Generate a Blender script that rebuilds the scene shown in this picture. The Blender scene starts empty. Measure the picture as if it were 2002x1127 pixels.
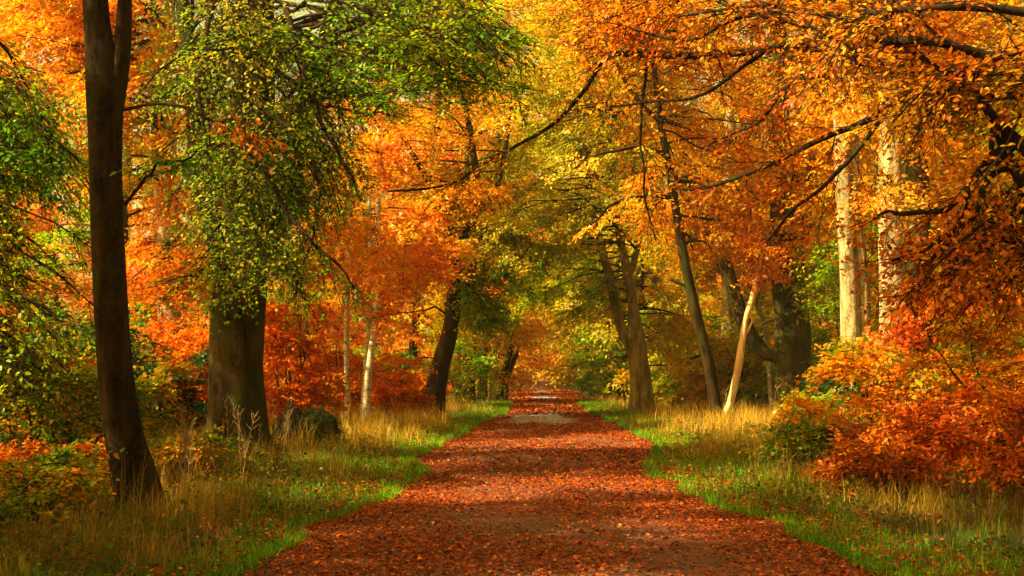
import bpy, math, random
import numpy as np
from mathutils import Vector

rng = np.random.default_rng(11)
random.seed(5)
scene = bpy.context.scene
COL = scene.collection

# ------------------------------------------------------------------ camera
F = 2400.0                                   # focal length in photo pixels (2002 wide)
CAM = np.array([0.0, 0.0, 1.6])
YAW, PITCH = math.radians(1.41), math.radians(3.85)
cd = bpy.data.cameras.new('camera'); cam = bpy.data.objects.new('camera', cd); COL.objects.link(cam)
cam.location = CAM
cam.rotation_euler = (math.pi / 2 + PITCH, 0, YAW)
cd.sensor_width = 36; cd.lens = 36 * F / 2002; cd.clip_end = 3000; cd.clip_start = 0.1
scene.camera = cam

# ------------------------------------------------------------------ light
SUN_EL, SUN_AZ = math.radians(41), math.radians(-113)   # azimuth from +Y clockwise: from the left, a little behind us
w = bpy.data.worlds.new('World'); scene.world = w; w.use_nodes = True
nt = w.node_tree; nt.nodes.clear()
sky = nt.nodes.new('ShaderNodeTexSky'); sky.sky_type = 'NISHITA'; sky.sun_disc = False
sky.sun_elevation = SUN_EL; sky.sun_rotation = SUN_AZ; sky.dust_density = 4.0; sky.ozone_density = 0.5
bg = nt.nodes.new('ShaderNodeBackground'); bg.inputs[1].default_value = 0.14
wo = nt.nodes.new('ShaderNodeOutputWorld')
tint = nt.nodes.new('ShaderNodeMix'); tint.data_type = 'RGBA'; tint.blend_type = 'MULTIPLY'     # one warm white balance for the whole sky
tint.inputs[0].default_value = 1.0; tint.inputs[7].default_value = (1.0, .70, .20, 1)
nt.links.new(sky.outputs[0], tint.inputs[6]); nt.links.new(tint.outputs[2], bg.inputs[0]); nt.links.new(bg.outputs[0], wo.inputs[0])
sd = bpy.data.lights.new('sun', 'SUN'); sun = bpy.data.objects.new('sun', sd); COL.objects.link(sun)
sd.energy = 5.0; sd.angle = math.radians(0.6); sd.color = (1.0, 0.87, 0.46)
to_sun = Vector((math.sin(SUN_AZ) * math.cos(SUN_EL), math.cos(SUN_AZ) * math.cos(SUN_EL), math.sin(SUN_EL)))
sun.rotation_euler = to_sun.to_track_quat('Z', 'Y').to_euler()
vs = scene.view_settings
vs.view_transform = 'Standard'; vs.look = 'None'; vs.gamma = 1.0; vs.use_curve_mapping = False
vs.exposure = 1.76
cy = scene.cycles
cy.use_denoising = True; cy.use_adaptive_sampling = True; cy.adaptive_threshold = 0.02; cy.max_bounces = 6; cy.diffuse_bounces = 4; cy.transmission_bounces = 4; cy.glossy_bounces = 2
cy.sample_clamp_indirect = 6.0; cy.caustics_reflective = False; cy.caustics_refractive = False; cy.volume_bounces = 0

# ------------------------------------------------------------------ helpers
fwd = np.array([-math.sin(YAW) * math.cos(PITCH), math.cos(YAW) * math.cos(PITCH), math.sin(PITCH)])
rgt = np.array([math.cos(YAW), math.sin(YAW), 0.0])
upv = np.cross(rgt, fwd)
UP = np.array([0, 0, 1.0])

def at(px, py, d):
    return CAM + d * (fwd + rgt * (px - 1001) / F + upv * (563.5 - py) / F)

def unit(v):
    return v / (np.linalg.norm(v, axis=-1, keepdims=True) + 1e-9)

class Noise:
    """cheap smooth value field: a sum of sines in random directions"""
    def __init__(s, seed, scale, n=7):
        r = np.random.default_rng(seed)
        s.k = unit(r.normal(size=(n, 3))) * (2 * math.pi / scale) * r.uniform(0.5, 1.9, (n, 1))
        s.p = r.uniform(0, 6.28, n); s.n = n
    def __call__(s, P):
        return np.sin(P @ s.k.T + s.p).sum(-1) / (s.n ** 0.5) * 0.7
N_GROUND = Noise(1, 7.0); N_EDGE = Noise(2, 8.0); N_COL = Noise(3, 2.2); N_COL2 = Noise(4, 0.7); N_PATCH = Noise(8, 3.4)

def sstep(a, b, x):
    t = np.clip((x - a) / (b - a), 0, 1); return t * t * (3 - 2 * t)

# half-widths of the path measured along it (y, left, right)
PY = np.array([-30, 4, 9.5, 12, 14.8, 16.5, 18, 19.5, 21.5, 24, 26.5, 30, 36, 44, 55, 70, 400])
PL = np.array([2.7, 2.7, 2.5, 2.35, 2.05, 1.80, 1.72, 2.0, 2.42, 2.35, 2.15, 2.0, 2.0, 1.45, 1.6, 1.75, 1.8])
PR = np.array([3.0, 3.0, 2.8, 2.5, 2.05, 1.80, 1.62, 1.72, 1.95, 2.3, 2.45, 2.4, 2.25, 1.85, 1.85, 1.8, 1.8])
def edge(x, y):
    """signed distance outside the path edge"""
    x = np.asarray(x, float); y = np.asarray(y, float)
    wob = 0.12 * np.sin(y * 1.3 + 1) + 0.09 * np.sin(y * 3.1 + x) + 0.08 * np.sin(y * 0.55 + 2)
    return np.maximum(-x - np.interp(y, PY, PL), x - np.interp(y, PY, PR)) + wob
def zg(x, y):
    x = np.asarray(x, float); y = np.asarray(y, float)
    e = edge(x, y)
    P = np.stack([x, y, np.zeros_like(x)], -1)
    far = 0.9 * sstep(90, 260, y)
    return 0.09 * sstep(-0.1, 1.6, e) + (0.06 * N_GROUND(P) + 0.04) * sstep(0.3, 3, e) + 0.45 * sstep(6, 18, e) + far - 0.02 * (e > 0)

def link(name, data, parent=None):
    o = bpy.data.objects.new(name, data); COL.objects.link(o)
    if parent is not None: o.parent = parent
    return o
def tag(o, label=None, cat=None, group=None, kind=None):
    if label: o['label'] = label
    if cat: o['category'] = cat
    if group: o['group'] = group
    if kind: o['kind'] = kind
    return o
def empty(name, loc, label=None, cat=None, group=None):
    o = link(name, None); o.location = [float(v) for v in loc]
    return tag(o, label, cat, group)

def mesh(name, V, Fc, mat, cols=None, smooth=False):
    """V (n,3); Fc (m,k) array or list of such arrays; cols (n,3) per vertex"""
    me = bpy.data.meshes.new(name)
    if not isinstance(Fc, list): Fc = [Fc]
    Fc = [np.asarray(f, np.int32) for f in Fc if len(f)]
    loops = np.concatenate([f.ravel() for f in Fc]) if Fc else np.zeros(0, np.int32)
    tot = np.concatenate([np.full(len(f), f.shape[1], np.int32) for f in Fc]) if Fc else np.zeros(0, np.int32)
    st = np.concatenate([[0], np.cumsum(tot)[:-1]]).astype(np.int32)
    me.vertices.add(len(V)); me.vertices.foreach_set('co', np.asarray(V, np.float32).ravel())
    me.loops.add(len(loops)); me.loops.foreach_set('vertex_index', loops)
    me.polygons.add(len(tot)); me.polygons.foreach_set('loop_start', st); me.polygons.foreach_set('loop_total', tot)
    if smooth: me.polygons.foreach_set('use_smooth', np.ones(len(tot), bool))
    if cols is not None:
        a = me.color_attributes.new('Col', 'FLOAT_COLOR', 'POINT')
        a.data.foreach_set('color', np.concatenate([cols, np.ones((len(cols), 1))], 1).astype(np.float32).ravel())
    me.update(calc_edges=True)
    me.materials.append(mat)
    return me

def spline(P, n):
    """Catmull-Rom resample of (k,d) control points"""
    P = np.asarray(P, float); k = len(P)
    Q = np.concatenate([[2 * P[0] - P[1]], P, [2 * P[-1] - P[-2]]])
    u = np.linspace(0, k - 1 - 1e-6, n); i = u.astype(int); t = (u - i)[:, None]
    a, b, c, d = Q[i], Q[i + 1], Q[i + 2], Q[i + 3]
    return 0.5 * ((2 * b) + (c - a) * t + (2 * a - 5 * b + 4 * c - d) * t ** 2 + (3 * b - a - 3 * c + d) * t ** 3)

def tube(P, R, sides=14, flute=0.0, seed=0, flare=0.0, lump=0.0):
    """one bark tube along P with radii R; flute and lump make the section uneven"""
    n = len(P); T = unit(np.gradient(P, axis=0))
    ref = np.array([0.31, 0.95, 0.05]) if abs(T[n // 2][2]) > 0.6 else UP
    A = unit(np.cross(T, ref)); B = np.cross(T, A)
    th = np.linspace(0, 2 * math.pi, sides, endpoint=False)
    r = np.repeat(R[:, None], sides, 1)
    ph = np.random.default_rng(seed).uniform(0, 6.28, 8)
    s = np.linspace(0, 1, n)[:, None]
    if flute:
        f = np.sin(th * 3 + ph[0] + s * 2.2) * 0.5 + np.sin(th * 5 + ph[1] - s * 1.5) * 0.35 + np.sin(th * 2 + ph[2] + s * 4) * 0.5
        r = r * (1 + flute * f)
    if lump:
        r = r * (1 + lump * (np.sin(s * 37 + ph[3] + 2 * np.sin(th + ph[4])) * 0.4 + np.sin(s * 19 + th * 2 + ph[5]) * 0.6))
    if flare:
        g = np.exp(-s * n / (n * 0.07))
        r = r * (1 + flare * g * (0.85 + 0.55 * np.sin(th * 4 + ph[6]) + 0.3 * np.sin(th * 7 + ph[7])))
    V = P[:, None] + r[..., None] * (np.cos(th)[None, :, None] * A[:, None] + np.sin(th)[None, :, None] * B[:, None])
    V = V.reshape(-1, 3)
    i = np.arange(n - 1)[:, None] * sides; j = np.arange(sides)[None]; j2 = (j + 1) % sides
    Q = np.stack([i + j, i + j2, i + sides + j2, i + sides + j], -1).reshape(-1, 4)
    V = np.concatenate([V, [P[-1]]])
    top = (n - 1) * sides
    Tt = np.stack([top + j[0], top + j2[0], np.full(sides, len(V) - 1)], -1)
    return V, [Q, Tt]

def tubes(C, R, sides=3):
    """many thin twigs at once: C (m,k,3), R (m,k)"""
    m, k, _ = C.shape
    T = unit(C[:, -1] - C[:, 0]); ref = np.where(np.abs(T[:, 2:]) > 0.8, [[1.0, 0, 0]], [[0, 0, 1.0]])
    A = unit(np.cross(T, ref)); B = np.cross(T, A)
    th = np.linspace(0, 2 * math.pi, sides, endpoint=False)
    ring = np.cos(th)[None, :, None] * A[:, None] + np.sin(th)[None, :, None] * B[:, None]
    V = (C[:, :, None] + R[:, :, None, None] * ring[:, None]).reshape(-1, 3)
    b = np.arange(m)[:, None, None] * k * sides + np.arange(k - 1)[None, :, None] * sides
    j = np.arange(sides)[None, None]; j2 = (j + 1) % sides
    return V, np.stack([b + j, b + j2, b + sides + j2, b + sides + j], -1).reshape(-1, 4)

# palettes: ramps of true leaf colours
PAL = {
 'green':   [(.022, .095, .003), (.050, .180, .004), (.095, .26, .005), (.22, .36, .007), (.50, .38, .010)],
 'lime':    [(.050, .170, .004), (.11, .28, .005), (.27, .40, .007), (.56, .47, .010), (.70, .32, .007)],
 'yellow':  [(.17, .24, .008), (.40, .37, .010), (.66, .46, .012), (.74, .37, .010), (.70, .21, .006)],
 'gold':    [(.30, .31, .010), (.66, .43, .012), (.76, .34, .009), (.72, .21, .006), (.58, .10, .004)],
 'orange':  [(.64, .40, .011), (.76, .30, .008), (.74, .195, .005), (.62, .10, .004), (.40, .050, .003)],
 'red':     [(.70, .29, .007), (.70, .155, .005), (.60, .080, .004), (.42, .044, .003), (.20, .032, .003)],
 'russet':  [(.60, .36, .010), (.68, .22, .007), (.56, .115, .005), (.36, .055, .004), (.14, .055, .004)],
 'mixed':   [(.05, .16, .004), (.20, .29, .006), (.58, .28, .008), (.66, .15, .005), (.46, .060, .003)],
 'holly':   [(.008, .030, .006), (.014, .048, .008), (.03, .075, .008), (.05, .10, .008)],
}
def ramp(name, c):
    p = np.array(PAL[name]); n = len(p) - 1
    u = np.clip(c, 0, 0.9999) * n; i = u.astype(int); t = (u - i)[:, None]
    return p[i] * (1 - t) + p[i + 1] * t
def leaf_cols(pos, pal, r, spread=0.16, bias=0.5):
    c = bias + 0.22 * N_COL(pos) + 0.12 * N_COL2(pos) + r.normal(0, spread, len(pos))
    col = ramp(pal, c) if isinstance(pal, str) else None
    return col * r.uniform(0.72, 1.22, (len(pos), 1))

def leaves(pos, ax, nrm, L, r, near=True):
    """a folded leaf for each position; near ones have six outline points"""
    n = len(pos)
    ax = unit(ax); sd = unit(np.cross(ax, nrm)); nm = np.cross(sd, ax)
    L = (L * r.uniform(0.7, 1.25, n))[:, None]; W = L * r.uniform(0.52, 0.72, (n, 1)); f = L * r.uniform(0.02, 0.14, (n, 1))
    dr = L * r.uniform(-0.05, 0.22, (n, 1))
    tip = pos + ax * L - nm * dr
    if near:
        V = np.stack([pos, pos + ax * L * .32 + sd * W * .46 + nm * f, pos + ax * L * .70 + sd * W * .36 + nm * f * .6 - nm * dr * .4, tip,
                      pos + ax * L * .70 - sd * W * .36 + nm * f * .6 - nm * dr * .4, pos + ax * L * .32 - sd * W * .46 + nm * f], 1)
        b = np.arange(n)[:, None] * 6
        return V.reshape(-1, 3), np.concatenate([b + [0, 1, 2, 3], b + [0, 3, 4, 5]]), 6
    V = np.stack([pos, pos + ax * L * .45 + sd * W * .52 + nm * f, tip, pos + ax * L * .45 - sd * W * .52 + nm * f], 1)
    return V.reshape(-1, 3), np.arange(n)[:, None] * 4 + [0, 1, 2, 3], 4

def grow(P, r, nsub=14, sub=1.3, ntw=7, tw=0.42, nlf=9, t0=0.2, droop=0.25, flat=0.45, tilt=0.35):
    """side branches, twigs and leaf places along a bough polyline P: the flat layered sprays of a beech"""
    n = len(P); T = unit(np.gradient(P, axis=0))
    t = np.sort(r.uniform(t0, 1.0, nsub)); i = (t * (n - 1)).astype(int)
    o = P[i]; tg = T[i]
    nn = unit(UP - tg * (tg @ UP)[:, None] + r.normal(0, tilt, (nsub, 3))); bb = unit(np.cross(tg, nn))
    side = np.where(np.arange(nsub) % 2, 1.0, -1.0)[:, None]
    a = r.uniform(0.45, 1.15, (nsub, 1))
    d = unit(tg * np.cos(a) + bb * side * np.sin(a) + r.normal(0, .12, (nsub, 3)))
    ln = (sub * (1.15 - 0.7 * t) * r.uniform(0.6, 1.25, nsub))[:, None]
    s4 = np.array([0, .34, .68, 1.0])
    def curve(o, d, ln, dr, k):
        return o[:, None] + d[:, None] * (ln[:, None] * k[None, :, None]) - UP * (dr * ln[:, None] * (k ** 2)[None, :, None])
    S = curve(o, d, ln, droop, s4)
    # twigs
    m = nsub * ntw
    si = np.repeat(np.arange(nsub), ntw); q = np.tile((np.arange(ntw) + .7) / ntw, nsub) * r.uniform(.85, 1.0, m)
    to = o[si] + d[si] * ln[si] * q[:, None] - UP * (droop * ln[si] * (q ** 2)[:, None])
    sd2 = unit(np.cross(d[si], nn[si])); s2 = np.where(np.arange(m) % 2, 1.0, -1.0)[:, None]
    b = r.uniform(0.35, 1.0, (m, 1))
    td = unit(d[si] * np.cos(b) + sd2 * s2 * np.sin(b) - UP * r.uniform(-.1, .35, (m, 1)) + r.normal(0, .18, (m, 3)))
    tl = (tw * r.uniform(.5, 1.3, m))[:, None]
    W = curve(to, td, tl, 0.2, np.array([0, 0.5, 1.0]))
    # leaves
    k = m * nlf
    wi = np.repeat(np.arange(m), nlf); u = np.tile((np.arange(nlf) + .5) / nlf, m) + r.uniform(-.06, .06, k)
    lp = to[wi] + td[wi] * tl[wi] * u[:, None] - UP * (0.2 * tl[wi] * (u ** 2)[:, None])
    nw = unit(nn[si][wi] + r.normal(0, flat, (k, 3)))
    ls = np.where(np.arange(k) % 2, 1.0, -1.0)[:, None] * unit(np.cross(td[wi], nn[si][wi]))
    c = r.uniform(.5, 1.2, (k, 1))
    la = unit(td[wi] * np.cos(c) + ls * np.sin(c) - UP * r.uniform(-.15, .45, (k, 1)) + r.normal(0, .22, (k, 3)))
    return S, W, lp, la, nw

# ------------------------------------------------------------------ materials
def mat_base(name):
    m = bpy.data.materials.new(name); m.use_nodes = True
    t = m.node_tree; t.nodes.clear()
    out = t.nodes.new('ShaderNodeOutputMaterial')
    return m, t, out
def N(t, ty, **kw):
    n = t.nodes.new(ty)
    for k, v in kw.items(): setattr(n, k, v)
    return n
def mix(t, a, b, fac, mode='MIX'):
    n = t.nodes.new('ShaderNodeMix'); n.data_type = 'RGBA'; n.blend_type = mode
    for s, v in ((n.inputs[0], fac), (n.inputs[6], a), (n.inputs[7], b)):
        if hasattr(v, 'is_output'): t.links.new(v, s)
        elif isinstance(v, (int, float)): s.default_value = v
        else: s.default_value = (*v, 1)
    return n.outputs[2]
def ramp_node(t, fac, stops):
    n = t.nodes.new('ShaderNodeValToRGB'); e = n.color_ramp.elements
    while len(e) < len(stops): e.new(0.5)
    for x, (p, c) in zip(e, stops):
        x.position = p; x.color = (*c, 1) if not isinstance(c, (int, float)) else (c, c, c, 1)
    t.links.new(fac, n.inputs[0]); return n.outputs[0]
def noise(t, co, scale, detail=5, rough=.6, dist=0.0):
    n = t.nodes.new('ShaderNodeTexNoise'); n.inputs['Scale'].default_value = scale; n.inputs['Detail'].default_value = detail
    n.inputs['Roughness'].default_value = rough; n.inputs['Distortion'].default_value = dist
    t.links.new(co, n.inputs['Vector']); return n.outputs['Fac']
def scaled(t, co, s):
    n = t.nodes.new('ShaderNodeMapping'); n.inputs['Scale'].default_value = s
    t.links.new(co, n.inputs['Vector']); return n.outputs[0]

def leaf_mat(name, trans=0.58, gloss=0.012):
    m, t, out = mat_base(name)
    at_ = N(t, 'ShaderNodeAttribute', attribute_name='Col')
    oi = N(t, 'ShaderNodeObjectInfo')
    c = mix(t, at_.outputs['Color'], oi.outputs['Color'], 1.0, 'MULTIPLY')
    d = N(t, 'ShaderNodeBsdfDiffuse'); tr = N(t, 'ShaderNodeBsdfTranslucent'); g = N(t, 'ShaderNodeBsdfGlossy')
    g.inputs['Roughness'].default_value = 0.42; g.inputs['Color'].default_value = (.9, .85, .7, 1)
    t.links.new(c, d.inputs[0]); t.links.new(mix(t, c, (1.0, .92, .55), 1.0, 'MULTIPLY'), tr.inputs[0])
    a = N(t, 'ShaderNodeMixShader'); a.inputs[0].default_value = trans
    t.links.new(d.outputs[0], a.inputs[1]); t.links.new(tr.outputs[0], a.inputs[2])
    b = N(t, 'ShaderNodeMixShader'); b.inputs[0].default_value = gloss
    t.links.new(a.outputs[0], b.inputs[1]); t.links.new(g.outputs[0], b.inputs[2])
    t.links.new(b.outputs[0], out.inputs[0])
    return m
LEAF = leaf_mat('leaf'); GRASSM = leaf_mat('grass_blade', 0.35, 0.012); LITTER = leaf_mat('fallen_leaf', 0.12, 0.02)

def bark_mat(name, dark, light, moss=0.0, mosscol=(.030, .042, .005), streak=1.0, bands=0.0, bump=0.6, fine=1.0):
    m, t, out = mat_base(name)
    tc = N(t, 'ShaderNodeTexCoord'); co = tc.outputs['Object']
    f1 = noise(t, scaled(t, co, (9 * fine, 9 * fine, 1.3 * streak)), 1.0, 8, .65)
    f2 = noise(t, scaled(t, co, (2.2, 2.2, 1.1)), 1.0, 4, .6)
    f3 = noise(t, scaled(t, co, (5, 5, 40)), 1.0, 3, .6)
    f6 = noise(t, scaled(t, co, (1.6, 1.6, 7)), 1.0, 6, .7, .6)
    f7 = noise(t, scaled(t, co, (22, 22, 15)), 1.0, 5, .75)
    v = mix(t, mix(t, f1, f2, 0.45), mix(t, f6, f7, .78), .38)
    c = ramp_node(t, v, [(.435, dark), (.50, tuple((a + b) / 2 for a, b in zip(dark, light))), (.565, light)])
    c = mix(t, c, tuple(x * .55 for x in dark), ramp_node(t, f3, [(.64, 0.0), (.74, .35)]))
    if bands:
        f4 = noise(t, scaled(t, co, (6, 6, 26)), 1.0, 4, .7)
        c = mix(t, c, (.028, .020, .013), ramp_node(t, f4, [(.58 - .05 * bands, 0.0), (.63 - .03 * bands, .9)]))
    if moss:
        f5 = noise(t, scaled(t, co, (1.5, 1.5, .8)), 1.0, 7, .7)
        c = mix(t, c, mosscol, ramp_node(t, f5, [(.62 - .25 * moss, 0.0), (.74 - .15 * moss, .85)]))
    p = N(t, 'ShaderNodeBsdfPrincipled'); p.inputs['Roughness'].default_value = .9; p.inputs['Specular IOR Level'].default_value = .08
    t.links.new(c, p.inputs['Base Color'])
    bp = N(t, 'ShaderNodeBump'); bp.inputs['Strength'].default_value = bump; bp.inputs['Distance'].default_value = .04
    t.links.new(mix(t, f1, mix(t, f6, f7, .75), .5), bp.inputs['Height']); t.links.new(bp.outputs[0], p.inputs['Normal'])
    t.links.new(p.outputs[0], out.inputs[0])
    return m
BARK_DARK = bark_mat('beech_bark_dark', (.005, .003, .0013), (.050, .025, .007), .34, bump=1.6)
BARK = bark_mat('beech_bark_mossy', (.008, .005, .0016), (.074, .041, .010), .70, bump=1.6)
BARK_OLIVE_SUNLIT = bark_mat('beech_bark_olive_sunlit', (.085, .055, .018), (.36, .245, .085), .5, bump=.8)  # bark lightened to stand in for sun blocked from the forked beech
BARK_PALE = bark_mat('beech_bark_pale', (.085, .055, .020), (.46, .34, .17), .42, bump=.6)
BARK_BIRCH = bark_mat('birch_bark', (.38, .29, .17), (.62, .53, .36), 0, bands=1.0, bump=.3)
BARK_LIMB = bark_mat('limb_bark', (.010, .006, .003), (.042, .023, .009), .2, fine=2)
BARE_WOOD = bark_mat('bare_wood', (.46, .25, .09), (.74, .50, .24), 0, streak=.4, bump=.25, fine=2)
MOSS = bark_mat('moss_and_soil', (.004, .003, .0012), (.018, .013, .003), .5, mosscol=(.014, .024, .002), bump=1.0, fine=1.6)
TWIG = bark_mat('twig_bark', (.010, .006, .003), (.036, .020, .008), 0, bump=.1)
STALK = bark_mat('dry_stalk', (.16, .09, .035), (.36, .22, .09), 0, bump=.1)

def ground_mat(name, path):
    m, t, out = mat_base(name)
    ge = N(t, 'ShaderNodeNewGeometry'); co = ge.outputs['Position']
    f1 = noise(t, co, 2.1, 8, .72); f2 = noise(t, co, 38, 4, .7); f3 = noise(t, co, .45, 4, .6)
    vo = N(t, 'ShaderNodeTexVoronoi'); vo.inputs['Scale'].default_value = 15; t.links.new(co, vo.inputs['Vector'])
    sep = N(t, 'ShaderNodeSeparateColor'); t.links.new(vo.outputs['Color'], sep.inputs[0])
    if path:
        grit = ramp_node(t, f2, [(.3, (.030, .020, .013)), (.55, (.075, .048, .028)), (.8, (.15, .105, .065))])
        lf = ramp_node(t, sep.outputs[0], [(.0, (.070, .012, .004)), (.35, (.20, .030, .005)), (.7, (.30, .050, .007)), (1.0, (.11, .024, .006))])
        fac = ramp_node(t, mix(t, f1, f3, .5), [(.42, .12), (.60, .85)])
        c = mix(t, grit, lf, fac)
    else:
        soil = ramp_node(t, f2, [(.3, (.012, .008, .003)), (.7, (.038, .026, .008))])
        lf = ramp_node(t, sep.outputs[0], [(.0, (.03, .012, .004)), (.5, (.09, .034, .008)), (1.0, (.15, .065, .012))])
        c = mix(t, soil, lf, ramp_node(t, f1, [(.40, .1), (.62, .8)]))
        c = mix(t, c, (.035, .050, .006), ramp_node(t, f3, [(.40, .1), (.62, .7)]))
    p = N(t, 'ShaderNodeBsdfPrincipled'); p.inputs['Roughness'].default_value = .8; p.inputs['Specular IOR Level'].default_value = .25
    t.links.new(c, p.inputs['Base Color'])
    bp = N(t, 'ShaderNodeBump'); bp.inputs['Strength'].default_value = .7; bp.inputs['Distance'].default_value = .03
    t.links.new(mix(t, f2, vo.outputs['Distance'], .5), bp.inputs['Height']); t.links.new(bp.outputs[0], p.inputs['Normal'])
    t.links.new(p.outputs[0], out.inputs[0])
    return m
GROUND = ground_mat('woodland_soil', False); PATHM = ground_mat('leafy_gravel', True)
def wet_mat():
    m, t, out = mat_base('wet_gravel_sky_tint')
    ge = N(t, 'ShaderNodeNewGeometry'); co = ge.outputs['Position']
    f = noise(t, co, 26, 5, .7); f2 = noise(t, co, 3, 4, .6)
    c = ramp_node(t, mix(t, f, f2, .4), [(.38, (.09, .095, .12)), (.62, (.30, .33, .44))])  # blue-grey sky reflection put into the base colour of the gravel
    p = N(t, 'ShaderNodeBsdfPrincipled'); t.links.new(c, p.inputs['Base Color'])
    t.links.new(ramp_node(t, f2, [(.4, .22), (.6, .6)]), p.inputs['Roughness'])
    bp = N(t, 'ShaderNodeBump'); bp.inputs['Strength'].default_value = .4; bp.inputs['Distance'].default_value = .02
    t.links.new(f, bp.inputs['Height']); t.links.new(bp.outputs[0], p.inputs['Normal'])
    t.links.new(p.outputs[0], out.inputs[0]); return m
WET = wet_mat()

# ------------------------------------------------------------------ setting: ground, path, wet patches
def sheet(name, xs, ys, mat, lift=0.0, fz=zg):
    X, Y = np.meshgrid(xs, ys); Z = fz(X, Y) + lift
    V = np.stack([X, Y, Z], -1).reshape(-1, 3); nx = len(xs)
    i = np.arange(len(ys) - 1)[:, None] * nx + np.arange(nx - 1)[None]
    Q = np.stack([i, i + 1, i + nx + 1, i + nx], -1).reshape(-1, 4)
    return link(name, mesh(name, V, Q, mat, smooth=True))
xs = np.concatenate([[-600, -250, -120], np.linspace(-60, -12, 25)[:-1], np.linspace(-12, 12, 97), np.linspace(12, 60, 25)[1:], [120, 250, 600]])
ys = np.concatenate([[-300, -60, -15], np.linspace(0, 60, 160), np.linspace(62, 160, 50), [200, 260, 340, 500, 900]])
tag(sheet('ground', xs, ys, GROUND, -0.012), kind='structure')
def path_strip():
    yy = np.concatenate([[-20, -5], np.linspace(0, 60, 200), np.linspace(61, 330, 130)])
    V = []; u = np.linspace(0, 1, 15)
    for y in yy:
        wob = lambda x: 0.12 * math.sin(y * 1.3 + 1) + 0.09 * math.sin(y * 3.1 + x) + 0.08 * math.sin(y * 0.55 + 2)
        l = -np.interp(y, PY, PL); l += wob(l); r_ = np.interp(y, PY, PR); r_ -= wob(r_)
        l -= .25; r_ += .25
        x = l + (r_ - l) * u
        z = zg(x, np.full_like(x, y)) + 0.012 + 0.03 * np.sin(u * math.pi) - np.where((u < .01) | (u > .99), .05, 0)
        V += [np.stack([x, np.full_like(x, y), z], -1)]
    V = np.concatenate(V); n = 15
    i = np.arange(len(yy) - 1)[:, None] * n + np.arange(n - 1)[None]
    return link('path', mesh('path', V, np.stack([i, i + 1, i + n + 1, i + n], -1).reshape(-1, 4), PATHM, smooth=True))
tag(path_strip(), kind='structure')
def zpath(x, y):
    return zg(x, y) + 0.012 + 0.03 * np.sin(np.clip((np.asarray(x) + 2.2) / 4.4, 0, 1) * math.pi)

WETS = [(-0.05, 39.5, 1.15, 4.2), (0.2, 72, .8, 4.0), (-.1, 92, .7, 4.0)]
def wet_patch(cx, cy, rx, ry, seed):
    r = np.random.default_rng(seed); n = 72; th = np.linspace(0, 6.283, n, endpoint=False)
    k = 1 + .20 * np.sin(th * 3 + r.uniform(0, 6)) + .16 * np.sin(th * 5 + r.uniform(0, 6)) + .12 * np.sin(th * 11) + .08 * np.sin(th * 17)
    V = [[cx, cy, 0]]
    for f in (.5, .8, 1.0): V += [[cx + rx * f * a * math.cos(t_), cy + ry * f * a * math.sin(t_), 0] for a, t_ in zip(k, th)]
    V = np.array(V); V[:, 2] = zpath(V[:, 0], V[:, 1]) + .010
    j = np.arange(n); j2 = (j + 1) % n
    Fq = [np.stack([1 + q * n + j, 1 + q * n + j2, 1 + (q + 1) * n + j2, 1 + (q + 1) * n + j], -1) for q in (0, 1)]
    return link('wet_gravel_patch', mesh('wet_gravel_patch', V, [np.concatenate(Fq)[:, ::-1], np.stack([np.zeros(n, int), 1 + j, 1 + j2], -1)], WET, smooth=True))
for i, wp in enumerate(WETS): tag(wet_patch(*wp, i), kind='structure')

# ------------------------------------------------------------------ tree builder
class Crown:
    """collects twigs and leaves of one plant, then builds them as two parts"""
    def __init__(s, seed): s.r = np.random.default_rng(seed); s.tv = []; s.tf = []; s.tn = 0; s.p = []; s.a = []; s.n = []; s.c = []; s.L = []
    def add(s, P, pal, L=0.075, r0=.05, fine=True, spread=.15, bias=.5, keep=1.0, **kw):
        S, W, lp, la, nw = grow(P, s.r, **kw)
        ii = [0, 2, 3]
        s.twig(S[:, ii], np.linspace(1, .35, 4)[None, ii] * np.full((len(S), 1), max(.005, r0 * .28)))
        if fine: s.twig(W[:, [0, 2]], np.tile(np.array([.0042, .0018]), (len(W), 1)))
        if keep < 1:
            m = s.r.uniform(size=len(lp)) < keep; lp, la, nw = lp[m], la[m], nw[m]
        s.p.append(lp); s.a.append(la); s.n.append(nw); s.c.append(leaf_cols(lp, pal, s.r, spread, bias)); s.L.append(np.full(len(lp), L))
    def twig(s, C, R, sides=3):
        V, Q = tubes(C, R, sides); s.tv.append(V); s.tf.append(Q + s.tn); s.tn += len(V)
    def build(s, parent, origin, near=True, twig_mat=None, leaf_mat_=None):
        o = np.asarray(origin)
        res = []
        if s.tv:
            t = link('twigs', mesh('twigs', np.concatenate(s.tv) - o, np.concatenate(s.tf), twig_mat or TWIG), parent); tag(t, kind='stuff'); res.append(t)
        if s.p:
            V, Q, k = leaves(np.concatenate(s.p), np.concatenate(s.a), np.concatenate(s.n), np.concatenate(s.L), s.r, near)
            f = link('foliage', mesh('foliage', V - o, Q, leaf_mat_ or LEAF, np.repeat(np.concatenate(s.c), k, 0)), parent); tag(f, kind='stuff'); res.append(f)
        return res

def px_path(pts, d):
    """pts (px, py, half width px[, depth]) -> positions and radii"""
    P = []; R = []
    for q in pts:
        dd = q[3] if len(q) > 3 else d
        P.append(at(q[0], q[1], dd)); R.append(q[2] * dd / F)
    return np.array(P), np.array(R)

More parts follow.
